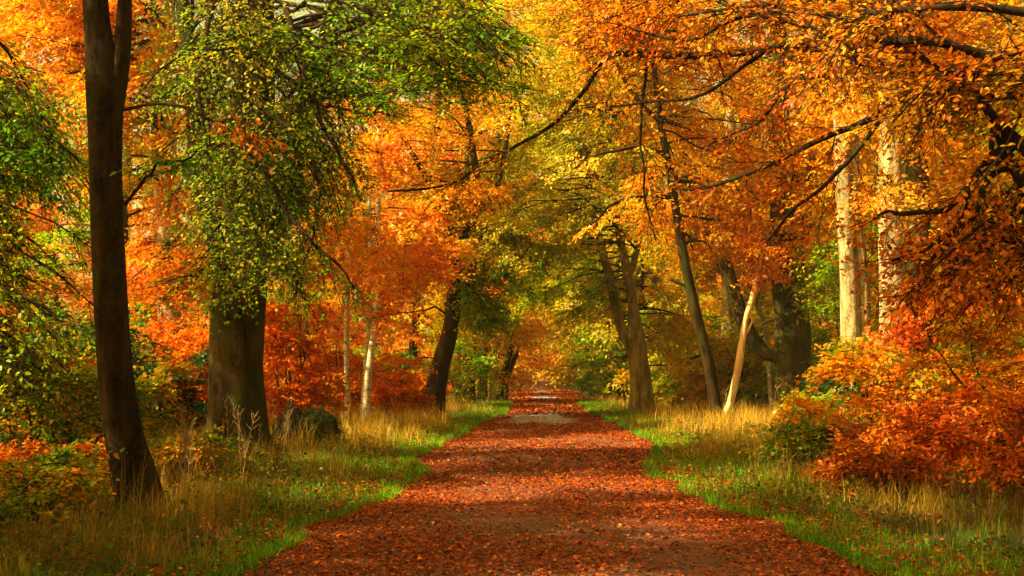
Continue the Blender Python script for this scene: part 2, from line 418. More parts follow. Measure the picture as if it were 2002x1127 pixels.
def stem_tube(pts, d, n=40, sides=20, flute=.06, seed=0, flare=.0, lump=.02, ground=True):
    P, R = px_path(pts, d)
    if ground:
        P[0, 2] = zg(P[0, 0], P[0, 1]) - .12
    C = spline(np.concatenate([P, R[:, None]], 1), n)
    return C[:, :3], np.maximum(C[:, 3], .01), tube(C[:, :3], np.maximum(C[:, 3], .01), sides, flute, seed, flare, lump)

def bez(a, c, b, n):
    t = np.linspace(0, 1, n)[:, None]
    return a * (1 - t) ** 2 + 2 * c * t * (1 - t) + b * t ** 2

def wobble(P, r, amp):
    n = len(P); t = np.linspace(0, 1, n)[:, None]
    for k in (2.3, 4.7, 8.1):
        P = P + unit(r.normal(size=(1, 3))) * np.sin(t * k * 3.1 + r.uniform(0, 6)) * amp / k * 2 * np.sqrt(t)
    return P

def tree(name, label, d, trunks, bark, regions=(), boughs=(), seed=0, near=True, group=None, flare=.5, lift=1.0, cat='tree'):
    """trunks: list of (part name, px path, kwargs); regions: dicts of foliage the tree's boughs reach; boughs: explicit px polylines"""
    r = np.random.default_rng(seed)
    stems = []
    base = None
    built = []
    for k, (pn, pts, kw) in enumerate(trunks):
        main = k == 0
        kk = dict(seed=seed * 7 + k, flare=flare if main else 0, ground=main); kk.update(kw)
        C, R, (V, Fc) = stem_tube(pts, d, **kk)
        if base is None: base = C[0].copy(); base[2] = float(zg(base[0], base[1]))
        stems.append((C, R)); built.append((pn, V, Fc))
    root = empty(name, base, label, cat, group)
    for pn, V, Fc in built: link(pn, mesh(pn, V - base, Fc, bark, smooth=True), root)
    cr = Crown(seed + 100)
    allC = np.concatenate([s[0] for s in stems]); allR = np.concatenate([s[1] for s in stems])
    for pts, kw in boughs:
        kw = dict(kw); r0 = kw.pop('r0', .05); n = 22
        P, R = px_path(pts, d)
        C = spline(np.concatenate([P, R[:, None]], 1), n); P = wobble(C[:, :3], r, .09); R = np.maximum(C[:, 3] * 1.25, .008)
        V, Fc = tube(P, R, 9, .05, seed, 0, .05)
        link('branch', mesh('branch', V - base, Fc, BARK_LIMB, smooth=True), root)
        if kw.get('nsub', 1): cr.add(P, r0=float(R[0]) * .5, **kw)
    for g in regions:
        g = dict(g); cx, cy, rx, ry = g.pop('at'); d0, d1 = g.pop('d'); n = g.pop('n'); src = g.pop('src', None); rise = g.pop('rise', (0.3, 1.2)); wide = g.pop('r0', .045)
        for q in range(n):
            a = r.uniform(0, 6.283); m = math.sqrt(r.uniform(0, 1))
            end = at(cx + rx * m * math.cos(a), cy + ry * m * math.sin(a), r.uniform(d0, d1))
            if src is None:
                # leave the trunk somewhat above or level with the tip
                want = end[2] + r.uniform(*rise) * lift
                i = int(np.argmin(np.abs(allC[:, 2] - want) + r.uniform(0, .8, len(allC)) + np.where(allC[:, 2] < base[2] + 1.2, 3, 0))); st = allC[i]; rr = min(allR[i] * .35, wide)
            else:
                st = at(*src) + r.normal(0, .3, 3); rr = wide
            L = np.linalg.norm(end - st)
            ctrl = (st + end) / 2 + UP * L * r.uniform(.05, .28) + r.normal(0, .10 * L, 3)
            P = wobble(bez(st, ctrl, end, 18), r, .035 * L)
            R = np.linspace(rr, .007, 18); ii = [0, 2, 4, 6, 8, 10, 12, 14, 17]
            V, Fc = tube(P[ii], R[ii], 6, .04, q)
            link('branch', mesh('branch', V - base, Fc, BARK_LIMB, smooth=True), root)
            kw = dict(t0=max(.12, 1 - 2.6 / max(L, .1))); kw.update(g)
            cr.add(P, r0=rr * .6, **kw)
    cr.build(root, base, near and d < 21)
    return root

NEARK = dict(nsub=16, sub=1.0, ntw=7, tw=.36, nlf=7, L=.070)
MIDK = dict(nsub=15, sub=1.35, ntw=7, tw=.44, nlf=7, L=.112, fine=False)
FARK = dict(nsub=14, sub=1.8, ntw=7, tw=.6, nlf=6, L=.155, fine=False)

# ------------------------------------------------------------------ the trees one can tell apart
# left foreground beech with a forked top
tree('beech_tree', 'dark smooth beech trunk in the left foreground, forked at the top', 13.0,
     [('trunk', [(280, 1012, 40), (262, 930, 38), (243, 850, 35), (228, 740, 33), (218, 600, 31), (210, 430, 30), (207, 280, 31), (206, 200, 34), (200, 130, 30), (192, 60, 25), (188, 0, 24), (180, -160, 21), (150, -420, 15)], dict(n=80, sides=32, flute=.07, lump=.02)),
      ('stem', [(214, 300, 16), (222, 200, 21), (236, 120, 18), (242, 50, 15.5), (244, 0, 14), (252, -160, 13), (300, -420, 9)], dict(n=36))],
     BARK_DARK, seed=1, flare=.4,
     boughs=[([(240, 215, 3), (330, 205, 2.5, 12.5), (420, 235, 2, 12.0), (500, 270, 1, 11.6)], dict(NEARK, pal='russet', nsub=7, sub=.5, ntw=4, keep=.7)),
             ([(245, 400, 3), (300, 330, 2.5, 12.7), (380, 300, 1.5, 12.4)], dict(NEARK, pal='green', nsub=7, sub=.5, ntw=4, keep=.7))])
# the thick mossy beech with the green hanging boughs
tree('beech_tree', 'thick mossy beech trunk on the left bank hung with green boughs', 22.0,
     [('trunk', [(468, 905, 58), (466, 850, 54), (463, 740, 51), (464, 640, 52), (470, 560, 50), (480, 470, 42), (492, 340, 40), (500, 150, 36), (505, -120, 30)], dict(n=60, sides=30, flute=.08, lump=.03)),
      ('limb', [(470, 560, 30), (430, 470, 26), (400, 380, 22), (380, 200, 18), (350, -60, 12)], dict(n=26)),
      ('limb', [(490, 520, 26), (560, 400, 22), (580, 250, 18), (640, 60, 14), (700, -150, 9)], dict(n=26))],
     BARK, seed=2, flare=.7,
     regions=[dict(NEARK, at=(400, 300, 190, 290), d=(15, 21), n=40, pal='green', bias=.84, droop=.8, rise=(.5, 2.6), keep=.24),
              dict(NEARK, at=(470, 520, 120, 70), d=(16.5, 20.5), n=9, pal='green', bias=.80, droop=.7, rise=(.5, 2.2), keep=.45),
              dict(NEARK, at=(620, 380, 110, 230), d=(17, 23), n=26, pal='lime', bias=.46, droop=.8, rise=(.5, 2.5), keep=.32),
              dict(NEARK, at=(800, 70, 270, 130), d=(14.5, 21), n=40, pal='lime', bias=.44, droop=.5, rise=(.3, 1.5), keep=.36),
              dict(NEARK, at=(990, 150, 110, 80), d=(15, 19), n=7, pal='lime', bias=.40, droop=.4, rise=(.3, 1.5), keep=.7)],
     boughs=[([(440, -120, 7, 19), (415, 20, 5, 18), (398, 90, 4, 17.4), (392, 180, 3, 17), (400, 300, 1.5, 16.8)], dict(NEARK, pal='green', bias=.6, nsub=12, keep=.6, droop=.8)),
             ([(500, 150, 6, 20), (510, 290, 4.5, 18.6), (545, 390, 4, 18), (590, 450, 3, 17.6), (640, 500, 2.4, 17.4), (690, 560, 1.5, 17.2)], dict(NEARK, pal='lime', bias=.3, nsub=14, keep=.55, droop=.8)),
             ([(560, 20, 6, 19), (600, 160, 4.5, 18), (640, 260, 3.5, 17.6), (690, 350, 2, 17.2)], dict(NEARK, pal='lime', bias=.35, nsub=12, keep=.55, droop=.8)),
             ([(520, -80, 7, 19), (640, -10, 5, 17.5), (760, 40, 4, 16.8), (880, 60, 3, 16.2), (990, 130, 1.5, 15.8)], dict(NEARK, pal='lime', bias=.35, nsub=16, keep=.55, droop=.5))])
# leafy tree off the left edge whose boughs hang into the picture
tree('beech_tree', 'green leafy boughs hanging in at the left edge, their trunk out of view', 16.5,
     [('trunk', [(-230, 1000, 40), (-220, 700, 36), (-200, 300, 30), (-150, -100, 22), (-120, -400, 15)], dict(n=40))],
     BARK, seed=3,
     regions=[dict(NEARK, at=(60, 470, 150, 300), d=(14.5, 20), n=36, pal='lime', bias=.56, droop=.7, rise=(.3, 1.8), keep=.34),
              dict(NEARK, at=(70, 700, 110, 130), d=(15, 18), n=9, pal='mixed', bias=.32, keep=.6, droop=.5, rise=(.5, 2)),
              dict(NEARK, at=(60, 310, 100, 90), d=(14.5, 17), n=9, pal='lime', bias=.32, droop=.6, keep=.6)])
# golden tree behind the first two trunks
tree('beech_tree', 'golden-leaved beech with a sunlit pale trunk behind the two big left trunks', 33.0,
     [('trunk', [(345, 800, 30), (338, 640, 26), (328, 450, 24), (320, 250, 23), (318, 60, 22), (312, -200, 18)], dict(n=40, flute=.04))],
     BARK_PALE, seed=4,
     regions=[dict(MIDK, at=(250, 190, 190, 250), d=(27, 36), n=20, pal='gold', bias=.42),
              dict(MIDK, at=(80, 90, 150, 170), d=(24, 34), n=30, pal='orange', bias=.35),
              dict(MIDK, at=(300, 470, 110, 140), d=(28, 34), n=10, pal='orange', bias=.45),
              dict(MIDK, at=(30, 60, 120, 120), d=(31, 38), n=16, pal='gold', bias=.6)])
# the dark leaning beech by the path
tree('beech_tree', 'dark beech leaning over the path edge on the left, hung with bright orange leaves', 40.0,
     [('trunk', [(845, 812, 22), (850, 770, 20), (862, 710, 18), (880, 645, 15), (888, 570, 13.5), (900, 500, 13), (922, 430, 12), (935, 380, 9), (925, 300, 7), (900, 150, 5)], dict(n=60, flute=.07)),
      ('limb', [(926, 425, 9), (955, 395, 8), (975, 350, 7), (985, 310, 5), (1000, 200, 4)], dict(n=20)),
      ('limb', [(900, 500, 9), (880, 440, 7), (840, 360, 6), (780, 250, 5), (740, 120, 4)], dict(n=20))],
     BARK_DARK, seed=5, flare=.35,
     regions=[dict(MIDK, at=(750, 330, 240, 250), d=(34, 45), n=62, pal='orange', bias=.2, keep=.75),
              dict(MIDK, at=(700, 520, 150, 100), d=(30, 37), n=16, pal='orange', bias=.52),
              dict(MIDK, at=(820, 470, 110, 100), d=(36, 44), n=14, pal='yellow', bias=.55),
              dict(MIDK, at=(980, 540, 80, 110), d=(38, 44), n=14, pal='lime', bias=.42),
              dict(MIDK, at=(970, 430, 90, 130), d=(40, 45), n=11, pal='lime', bias=.6, keep=.7),
              dict(MIDK, at=(930, 600, 60, 60), d=(41, 44), n=8, pal='yellow', bias=.45)])
# forked beech on the right verge
tree('beech_tree', 'forked beech on the right verge, sunlit left stem, yellow-green crown', 44.0,
     [('trunk', [(1256, 796, 23), (1252, 745, 20), (1247, 700, 19), (1243, 655, 16), (1238, 600, 10), (1228, 540, 9), (1214, 470, 8), (1200, 380, 7), (1190, 200, 5)], dict(n=60, flute=.08)),
      ('stem', [(1240, 690, 12), (1214, 640, 10), (1202, 590, 9), (1192, 545, 8.5), (1180, 500, 8), (1160, 420, 6), (1140, 260, 4)], dict(n=30)),
      ('limb', [(1225, 560, 7), (1250, 470, 6), (1262, 380, 5), (1270, 250, 4)], dict(n=20))],
     BARK_OLIVE_SUNLIT, seed=6, flare=.3,
     regions=[dict(MIDK, at=(1090, 280, 160, 200), d=(41, 50), n=60, pal='yellow', bias=.26, keep=.75),
              dict(MIDK, at=(1070, 550, 90, 80), d=(43, 50), n=16, pal='lime', bias=.50),
              dict(MIDK, at=(1030, 430, 100, 120), d=(36, 43), n=20, pal='yellow', bias=.22, keep=.7),
              dict(MIDK, at=(1060, 40, 170, 120), d=(42, 52), n=20, pal='yellow', bias=.5),
              dict(MIDK, at=(1180, 560, 60, 60), d=(46, 50), n=7, pal='yellow', bias=.4),
              dict(MIDK, at=(1240, 300, 80, 200), d=(40, 48), n=12, pal='yellow', bias=.45),
              dict(MIDK, at=(1320, 640, 50, 60), d=(46, 50), n=7, pal='yellow', bias=.5)])
# slender dark leaning trunk
tree('beech_tree', 'slender dark trunk leaning left on the right verge', 36.0,
     [('trunk', [(1403, 832, 14), (1397, 780, 11), (1385, 710, 11), (1362, 620, 11), (1340, 520, 9.5), (1325, 430, 9), (1310, 340, 8), (1293, 250, 7), (1284, 180, 6), (1272, 60, 5), (1262, -80, 4)], dict(n=60, flute=.05, lump=.04)),
      ('limb', [(1287, 235, 5), (1255, 205, 4.5), (1225, 165, 4), (1205, 120, 3)], dict(n=16, sides=10)),
      ('stub', [(1347, 560, 4), (1325, 553, 3.5), (1308, 546, 2)], dict(n=8, sides=8))],
     BARK_DARK, seed=7, flare=.3,
     regions=[dict(MIDK, at=(1400, 320, 170, 240), d=(35.5, 42), n=36, pal='orange', bias=.22, keep=.75),
              dict(MIDK, at=(1300, 120, 160, 140), d=(36, 42), n=20, pal='gold', bias=.40),
              dict(MIDK, at=(1070, 50, 180, 110), d=(33, 41), n=26, pal='yellow', bias=.5)],
     boughs=[([(1318, 385, 4), (1270, 385, 3, 35), (1200, 400, 2.4, 34), (1150, 440, 1.5, 33)], dict(MIDK, pal='gold', nsub=8)),
             ([(1300, 300, 4), (1250, 290, 3, 35), (1180, 300, 2, 34), (1120, 330, 1.5, 33)], dict(MIDK, pal='yellow', nsub=8))])
# stout tree with the bowed limb
tree('beech_tree', 'stout dark beech with a mossy limb bowing out to the left', 40.0,
     [('trunk', [(1556, 812, 38), (1552, 760, 33), (1550, 690, 31), (1547, 620, 30), (1540, 560, 30), (1532, 480, 26), (1530, 380, 24), (1522, 200, 20), (1515, -60, 15)], dict(n=60, sides=26, flute=.12, lump=.04)),
      ('limb', [(1545, 728, 16), (1520, 700, 14), (1495, 690, 14), (1470, 662, 14), (1452, 625, 14), (1435, 570, 13), (1412, 500, 12), (1385, 440, 11), (1362, 400, 9), (1335, 300, 6)], dict(n=40, lump=.06)),
      ('stem', [(1565, 740, 16), (1572, 660, 14), (1566, 590, 13), (1570, 480, 11), (1590, 300, 9), (1600, 50, 7)], dict(n=30)),
      ('limb', [(1530, 640, 4), (1510, 625, 3.5), (1490, 635, 2)], dict(n=10, sides=8))],
     BARK, seed=8, flare=.4,
     regions=[dict(MIDK, at=(1520, 470, 110, 80), d=(35, 41), n=10, pal='orange', bias=.40),
              dict(MIDK, at=(1560, 280, 150, 230), d=(39, 46), n=26, pal='gold', bias=.40),
              dict(MIDK, at=(1380, 540, 90, 90), d=(41, 46), n=12, pal='yellow', bias=.45)])
# bare leaning pole
tree('dead_tree', 'bare barkless pale pole leaning right beside the slender dark trunk', 36.5,
     [('trunk', [(1412, 830, 7), (1427, 790, 7), (1440, 735, 7), (1449, 680, 7), (1457, 630, 6), (1473, 575, 6), (1483, 530, 4), (1490, 500, 2)], dict(n=40, sides=12, flute=.08, lump=.06)),
      ('stub', [(1456, 655, 3.5), (1466, 640, 2.5), (1472, 622, 1.5)], dict(n=6, sides=7))], BARE_WOOD, seed=9, flare=.1, cat='dead tree')
# pale trunks on the right
tree('beech_tree', 'pair of pale greenish trunks behind the right-hand shrubs', 34.0,
     [('trunk', [(1668, 800, 24), (1664, 650, 20), (1660, 520, 19), (1652, 400, 18), (1645, 200, 17), (1640, -60, 14)], dict(n=50, flute=.05)),
      ('stem', [(1682, 800, 14), (1690, 650, 13), (1685, 520, 12), (1672, 420, 12), (1668, 250, 10), (1672, 0, 8)], dict(n=40))],
     BARK_PALE, seed=10,
     regions=[dict(MIDK, at=(1640, 230, 100, 220), d=(35, 40), n=14, pal='gold', bias=.55),
              dict(MIDK, at=(1650, 200, 90, 140), d=(29, 32), n=7, pal='gold', bias=.5, keep=.7),
              dict(MIDK, at=(1620, 560, 50, 60), d=(35, 40), n=6, pal='lime', bias=.5)])
tree('beech_tree', 'tall bright sunlit cream trunk on the right above the shrubs', 27.0,
     [('trunk', [(1748, 830, 32), (1746, 720, 27), (1745, 600, 25), (1742, 450, 25), (1744, 300, 25), (1746, 150, 24), (1744, -80, 21)], dict(n=50, sides=26, flute=.04, lump=.02))],
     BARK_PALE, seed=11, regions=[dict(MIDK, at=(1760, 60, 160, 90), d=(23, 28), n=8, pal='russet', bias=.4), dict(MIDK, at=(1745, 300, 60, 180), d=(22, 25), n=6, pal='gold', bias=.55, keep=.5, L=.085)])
tree('beech_tree', 'shaded grey-brown trunk just right of the bright cream one', 31.0,
     [('trunk', [(1800, 830, 26), (1797, 650, 22), (1795, 450, 22), (1790, 250, 20), (1786, 0, 18)], dict(n=50, flute=.05))],
     BARK, seed=12, regions=[dict(MIDK, at=(1880, 20, 150, 90), d=(27, 35), n=14, pal='gold', bias=.5), dict(MIDK, at=(1910, 420, 100, 200), d=(29, 36), n=16, pal='gold', bias=.5)])
# right foreground tree, its dark limbs reaching in from the edge
tree('beech_tree', 'foreground beech boughs with dark limbs and copper leaves reaching in from the right edge', 12.0,
     [('trunk', [(2190, 1080, 50), (2180, 800, 44), (2160, 500, 40), (2130, 250, 36), (2120, 0, 30), (2110, -260, 20)], dict(n=50)),
      ('limb', [(2150, 420, 22), (2050, 330, 16), (1985, 275, 13), (1945, 235, 10), (1915, 190, 8), (1893, 150, 6), (1850, 90, 4), (1800, 40, 3)], dict(n=30, lump=.06)),
      ('limb', [(2150, 480, 18), (2040, 390, 14), (1995, 350, 12), (1970, 300, 10), (1950, 262, 8)], dict(n=20, lump=.08))],
     BARK_LIMB, seed=13,
     boughs=[([(1985, 280, 8), (1930, 335, 6, 12), (1850, 410, 5, 11.8), (1760, 415, 4, 11.6), (1700, 430, 2, 11.5)], dict(NEARK, pal='orange', nsub=10, bias=.45, keep=.4)),
             ([(1900, 160, 7), (1830, 180, 6), (1740, 205, 6, 12.5), (1650, 250, 5, 13), (1520, 325, 4, 13.5), (1420, 360, 3.5, 14), (1330, 370, 2, 14.5)], dict(NEARK, pal='gold', nsub=22, bias=.6, t0=.1, keep=.5)),
             ([(2040, 360, 7), (1960, 330, 5), (1900, 420, 5), (1850, 470, 4, 11.8), (1740, 495, 2.5, 11.5)], dict(NEARK, pal='orange', nsub=14, bias=.5, keep=.55)),
             ([(1960, 290, 6), (1890, 370, 5), (1860, 460, 4), (1835, 520, 3)], dict(NEARK, pal='russet', nsub=9)),
             ([(2130, 150, 12), (1960, 120, 9), (1800, 80, 7), (1640, 95, 7, 13), (1500, 98, 6.5, 14), (1350, 107, 6, 15), (1200, 100, 5, 16), (1090, 82, 2.5, 17)], dict(NEARK, pal='russet', nsub=30, bias=.42, t0=.1, keep=.36)),
             ([(1350, 107, 4, 15), (1200, 106, 3.6, 16), (1140, 180, 3.4, 16.4), (1080, 245, 3.2, 16.8), (1010, 285, 3, 17.2), (940, 320, 2.6, 17.6), (880, 358, 2.2, 18), (760, 375, 1.5, 18.5)], dict(NEARK, pal='gold', nsub=14, sub=.7, keep=.35, t0=.3)),
             ([(2130, 50, 10), (1950, 20, 7), (1780, 10, 5), (1640, 30, 4, 13), (1500, 10, 3, 13.5), (1330, 40, 2, 14)], dict(NEARK, pal='russet', nsub=24, bias=.45, keep=.32)),
             ([(1640, 30, 4, 13), (1480, 25, 3.4, 13.6), (1350, 70, 2.8, 14.2), (1240, 60, 2.2, 14.8), (1130, 30, 1.4, 15.4)], dict(NEARK, pal='gold', nsub=16, bias=.7, keep=.3, sub=1.2)),
             ([(1500, 98, 4, 14), (1420, 160, 3, 14.2), (1330, 190, 2.6, 14.6), (1220, 200, 2, 15), (1120, 230, 1.2, 15.5)], dict(NEARK, pal='gold', nsub=14, bias=.6, keep=.25, sub=1.1)),
             ([(1270, 104, 3.4, 15.5), (1262, 180, 2.6, 15.6), (1255, 270, 2.2, 15.7), (1247, 360, 1.8, 15.8), (1290, 470, 1.2, 15.9)], dict(NEARK, pal='gold', nsub=10, bias=.6, keep=.2, sub=.8)),
             ([(1740, 205, 4, 12.5), (1640, 330, 3.4, 12.7), (1560, 420, 2.8, 13), (1480, 470, 2, 13.3)], dict(NEARK, pal='orange', nsub=12, bias=.5, keep=.35)),
             ([(1893, 150, 5, 12), (1800, 120, 4, 12.2), (1720, 60, 3, 12.4), (1600, 20, 2, 12.6)], dict(NEARK, pal='russet', nsub=12, bias=.5, keep=.35)),
             ([(1700, 90, 5, 12.8), (1640, 140, 4, 12.9), (1560, 160, 3, 13.2), (1470, 240, 2.4, 13.6), (1380, 290, 1.5, 14)], dict(NEARK, pal='orange', nsub=14, bias=.5, keep=.3)),
             ([(1945, 235, 5, 12), (1930, 330, 4, 11.9), (1890, 440, 3, 11.8), (1870, 520, 2, 11.7)], dict(NEARK, pal='russet', nsub=10, keep=.3)),
             ([(2100, 560, 8), (2000, 470, 6), (1930, 480, 5), (1860, 530, 4), (1790, 560, 2)], dict(NEARK, pal='russet', nsub=14, bias=.5, keep=.5))],
     regions=[dict(NEARK, at=(1870, 210, 170, 220), d=(10.5, 14), n=14, pal='gold', bias=.58, droop=.35, src=(2060, 150, 12.5), r0=.03, keep=.36),
              dict(NEARK, at=(1560, 80, 240, 110), d=(12, 16), n=12, pal='gold', bias=.68, droop=.3, src=(1780, 20, 13), r0=.025, keep=.36),
              dict(NEARK, at=(1890, 520, 120, 90), d=(11, 13.5), n=7, pal='russet', bias=.42, droop=.35, src=(2060, 380, 12.5), r0=.03, keep=.4),
              dict(NEARK, at=(1180, 40, 180, 60), d=(14, 18), n=9, pal='orange', bias=.40, droop=.3, src=(1400, -40, 15), r0=.02, keep=.6)])
# birches left
def birch(label, d, pts, seed, regions=()):
    return tree('birch_tree', label, d, [('trunk', pts, dict(n=30, sides=12, flute=.03, lump=.03))], BARK_BIRCH, seed=seed, flare=.15, regions=regions, group='birches on the left')
birch('white birch trunk, brightest of the thin ones left of the leaning dark beech', 33.0, [(714, 830, 8), (719, 750, 7), (727, 680, 6.5), (735, 615, 6), (740, 480, 5), (738, 250, 4)], 20, [dict(MIDK, at=(720, 430, 90, 130), d=(29, 32), n=10, pal='orange', bias=.3)])
birch('thin yellowish birch trunk close behind the brightest birch', 34.5, [(708, 820, 6), (714, 760, 6), (718, 690, 5.5), (722, 640, 5), (724, 500, 4), (720, 300, 3)], 21)
birch('thin birch trunk to the left of the birch pair', 34.0, [(678, 825, 6), (679, 760, 5.5), (677, 690, 5), (678, 640, 5), (682, 480, 4), (690, 250, 3)], 22)
tree('birch_tree', 'thin pale birch slanting behind the right verge', 52.0, [('trunk', [(1335, 775, 5), (1342, 720, 4.5), (1350, 660, 4), (1356, 560, 3), (1362, 400, 2.5)], dict(n=24, sides=10))], BARK_BIRCH, seed=23, flare=.1)
tree('young_tree', 'thin crooked pale trunk just left of the stout dark beech', 43.0, [('trunk', [(1512, 800, 7), (1506, 740, 6.5), (1500, 680, 6), (1495, 630, 5), (1480, 590, 5), (1478, 480, 4), (1470, 300, 3)], dict(n=30, sides=10, lump=.05))], BARK_PALE, seed=24, flare=.1)
# small trees far along the left edge of the path
for k, (lab, d, pts, bk) in enumerate([
    ('short stout trunk far along the left path edge', 58.0, [(943, 786, 11), (944, 745, 9), (946, 700, 8), (950, 600, 6), (950, 450, 4)], BARK),
    ('pale trunk with orange sunlight far along the left path edge', 60.0, [(962, 784, 8), (966, 740, 7), (972, 680, 6.5), (978, 620, 5), (985, 480, 4)], BARK_PALE),
    ('trunk leaning towards the path far along the left edge', 62.0, [(974, 782, 8), (982, 740, 7), (994, 700, 6), (1004, 660, 5), (1020, 560, 4), (1030, 450, 3)], BARK),
    ('last leaning trunk of the row far along the left path edge', 66.0, [(984, 778, 7), (992, 740, 6), (1004, 705, 5), (1016, 670, 4), (1030, 600, 3)], BARK_DARK),
    ('dark trunk in shade left of the far row by the path', 55.0, [(915, 792, 14), (917, 740, 12), (920, 690, 11), (925, 600, 8), (930, 450, 6)], BARK_DARK)]):
    tree('beech_tree', lab, d, [('trunk', pts, dict(n=30, sides=14))], bk, seed=30 + k, flare=.3, near=False,
         regions=[dict(FARK, at=(pts[-1][0], 560, 60, 110), d=(d - 3, d + 4), n=7, pal=('lime', 'gold', 'gold', 'lime', 'orange')[k], bias=.45)], group='trees far along the left path edge')

# ------------------------------------------------------------------ shrubs and saplings
def shrub(label, px, py, d, w_, h_, pal, n, seed, name='beech_sapling', cat='shrub', group=None, K=NEARK, bias=.5, fine=True, near=True, tint=None, flat=.45):
    r = np.random.default_rng(seed)
    b = at(px, py, d); b[2] = float(zg(b[0], b[1]))
    root = empty(name, b, label, cat, group)
    cr = Crown(seed)
    ns = max(2, n // 6)
    for s_ in range(ns):
        top = b + np.array([r.normal(0, w_ * .22), r.normal(0, w_ * .22), h_ * r.uniform(.75, 1.0)])
        P = wobble(bez(b - UP * .1 + r.normal(0, .06, 3) * [1, 1, 0], (b + top) / 2 + r.normal(0, .15 * w_, 3) * [1, 1, 0], top, 18), r, .05 * h_)
        R = np.linspace(.010 + .008 * h_, .005, 18)
        V, Fc = tube(P, R, 7, .05, s_)
        link('stem', mesh('stem', V - b, Fc, BARK_LIMB, smooth=True), root)
        for q in range(n // ns):
            i = r.integers(3, 17); a = r.uniform(0, 6.283); L = w_ * .5 * r.uniform(.5, 1.05) * (1.15 - .5 * i / 18)
            end = P[i] + np.array([math.cos(a) * L, math.sin(a) * L, L * r.uniform(-.15, .5)])
            B = wobble(bez(P[i], (P[i] + end) / 2 + UP * L * .15, end, 10), r, .04)
            cr.twig(B[None, ::3], np.array([[.009, .007, .005, .003]]), 4)
            kw = dict(K); kw.update(nsub=max(5, K['nsub'] // 2), sub=K['sub'] * .6, t0=.15, flat=flat)
            cr.add(B, pal, r0=.02, bias=bias, fine=fine, **{k: v for k, v in kw.items() if k not in ('fine',)})
    cr.build(root, b, near)
    return root
SH = dict(NEARK, L=.070)
SM = dict(MIDK, L=.105, sub=1.2); SF = dict(MIDK, L=.13, sub=1.7)
for k, a in enumerate([
    # px, base py, depth, width, height, palette, boughs, bias, label
    (1940, 985, 13.5, 2.3, 1.2, 'red', 13, .50, 'low red beech sapling nearest the right edge'),
    (1850, 935, 16.0, 2.4, 1.4, 'red', 18, .30, 'bright red-orange sapling in front of the dark holly on the right'),
    (1965, 900, 17.5, 2.6, 2.7, 'mixed', 22, .55, 'tall copper-and-green sapling at the right edge'),
    (1710, 880, 21.0, 2.6, 2.0, 'mixed', 19, .60, 'green and orange beech sapling right of the stout beech'),
    (1640, 870, 24.0, 1.4, 1.1, 'mixed', 16, .45, 'small mixed-colour sapling at the foot of the stout beech'),
    (1790, 870, 23.0, 3.0, 2.6, 'mixed', 20, .55, 'green and copper sapling below the cream trunk'),
    (1890, 860, 22.0, 3.0, 3.2, 'red', 22, .45, 'tall red-orange sapling right of the cream trunk'),
    (330, 850, 27.0, 3.0, 2.9, 'red', 30, .32, 'red-leaved beech sapling between the two big left trunks'),
    (570, 850, 29.0, 2.8, 3.6, 'red', 36, .26, 'red-orange beech sapling right of the thick mossy trunk'),
    (660, 850, 38.5, 3.0, 3.0, 'orange', 30, .58, 'orange beech sapling below the birches'),
    (775, 835, 37.5, 1.9, 1.9, 'orange', 18, .6, 'orange sapling between the birches and the leaning dark beech'),
    (1700, 960, 15.5, 1.5, .7, 'russet', 12, .60, 'low brown bramble in the grass below the mixed sapling on the right'),
    (1560, 900, 19.0, 1.3, .6, 'mixed', 10, .30, 'low green bramble on the right verge in front of the golden grass'),
    (60, 1020, 12.2, 1.5, .7, 'mixed', 12, .30, 'low green bramble at the lower left edge'),
    (150, 960, 14.6, 1.6, .8, 'russet', 12, .60, 'low brown bramble left of the foreground trunk'),
    (390, 930, 16.5, 1.2, .55, 'mixed', 9, .35, 'low bramble between the two big left trunks'),
    (1320, 800, 50.0, 4.2, 4.2, 'lime', 34, .50, 'yellow-green thicket just right of the forked beech'),
    (1440, 800, 47.0, 3.4, 3.6, 'yellow', 28, .35, 'yellow thicket behind the bare leaning pole'),
    (1475, 800, 52.0, 4.4, 4.6, 'lime', 34, .40, 'green thicket behind the bowed limb'),
    (1610, 800, 44.0, 3.6, 4.2, 'lime', 30, .45, 'yellow-green thicket between the stout beech and the pale pair'),
    (1180, 790, 60.0, 4.0, 3.4, 'lime', 26, .35, 'green thicket by the path left of the forked beech'),
    (895, 800, 52.0, 3.0, 3.6, 'lime', 26, .50, 'yellow-green thicket just right of the leaning dark beech'),
    (60, 930, 18.0, 2.4, 2.2, 'mixed', 24, .25, 'green and orange sapling at the left edge'),
    (150, 900, 20.0, 2.4, 1.9, 'mixed', 22, .4, 'green and copper sapling left of the foreground trunk')]):
    px, py, d, w_, h_, pal, n, bias, lab = a
    shrub(lab, px, py, d, w_, h_, pal, n, 50 + k, K=SH if d < 20 else SM if d < 43 else SF, bias=bias, flat=.32, fine=d < 20, near=d < 20, name='bramble' if 'bramble' in lab else 'thicket' if 'thicket' in lab else 'beech_sapling')
HK = dict(NEARK, L=.06, flat=.9)
for k, (px, py, d, w_, h_, n, lab) in enumerate([
    (1745, 860, 25.0, 2.4, 1.9, 40, 'dark green holly bush under the cream trunk'),
    (1655, 850, 28.0, 2.0, 1.9, 30, 'dark holly bush right of the stout beech'),
    (300, 850, 26.0, 3.2, 2.4, 46, 'dark holly bush in the shade between the two big left trunks'),
    (100, 880, 24.0, 3.4, 2.6, 44, 'dark holly bush in the shade at the left edge')]):
    shrub(lab, px, py, d, w_, h_, 'holly', n, 90 + k, name='holly_bush', cat='bush', K=dict(SH, L=.075, nlf=7), flat=.9, fine=False, near=False)

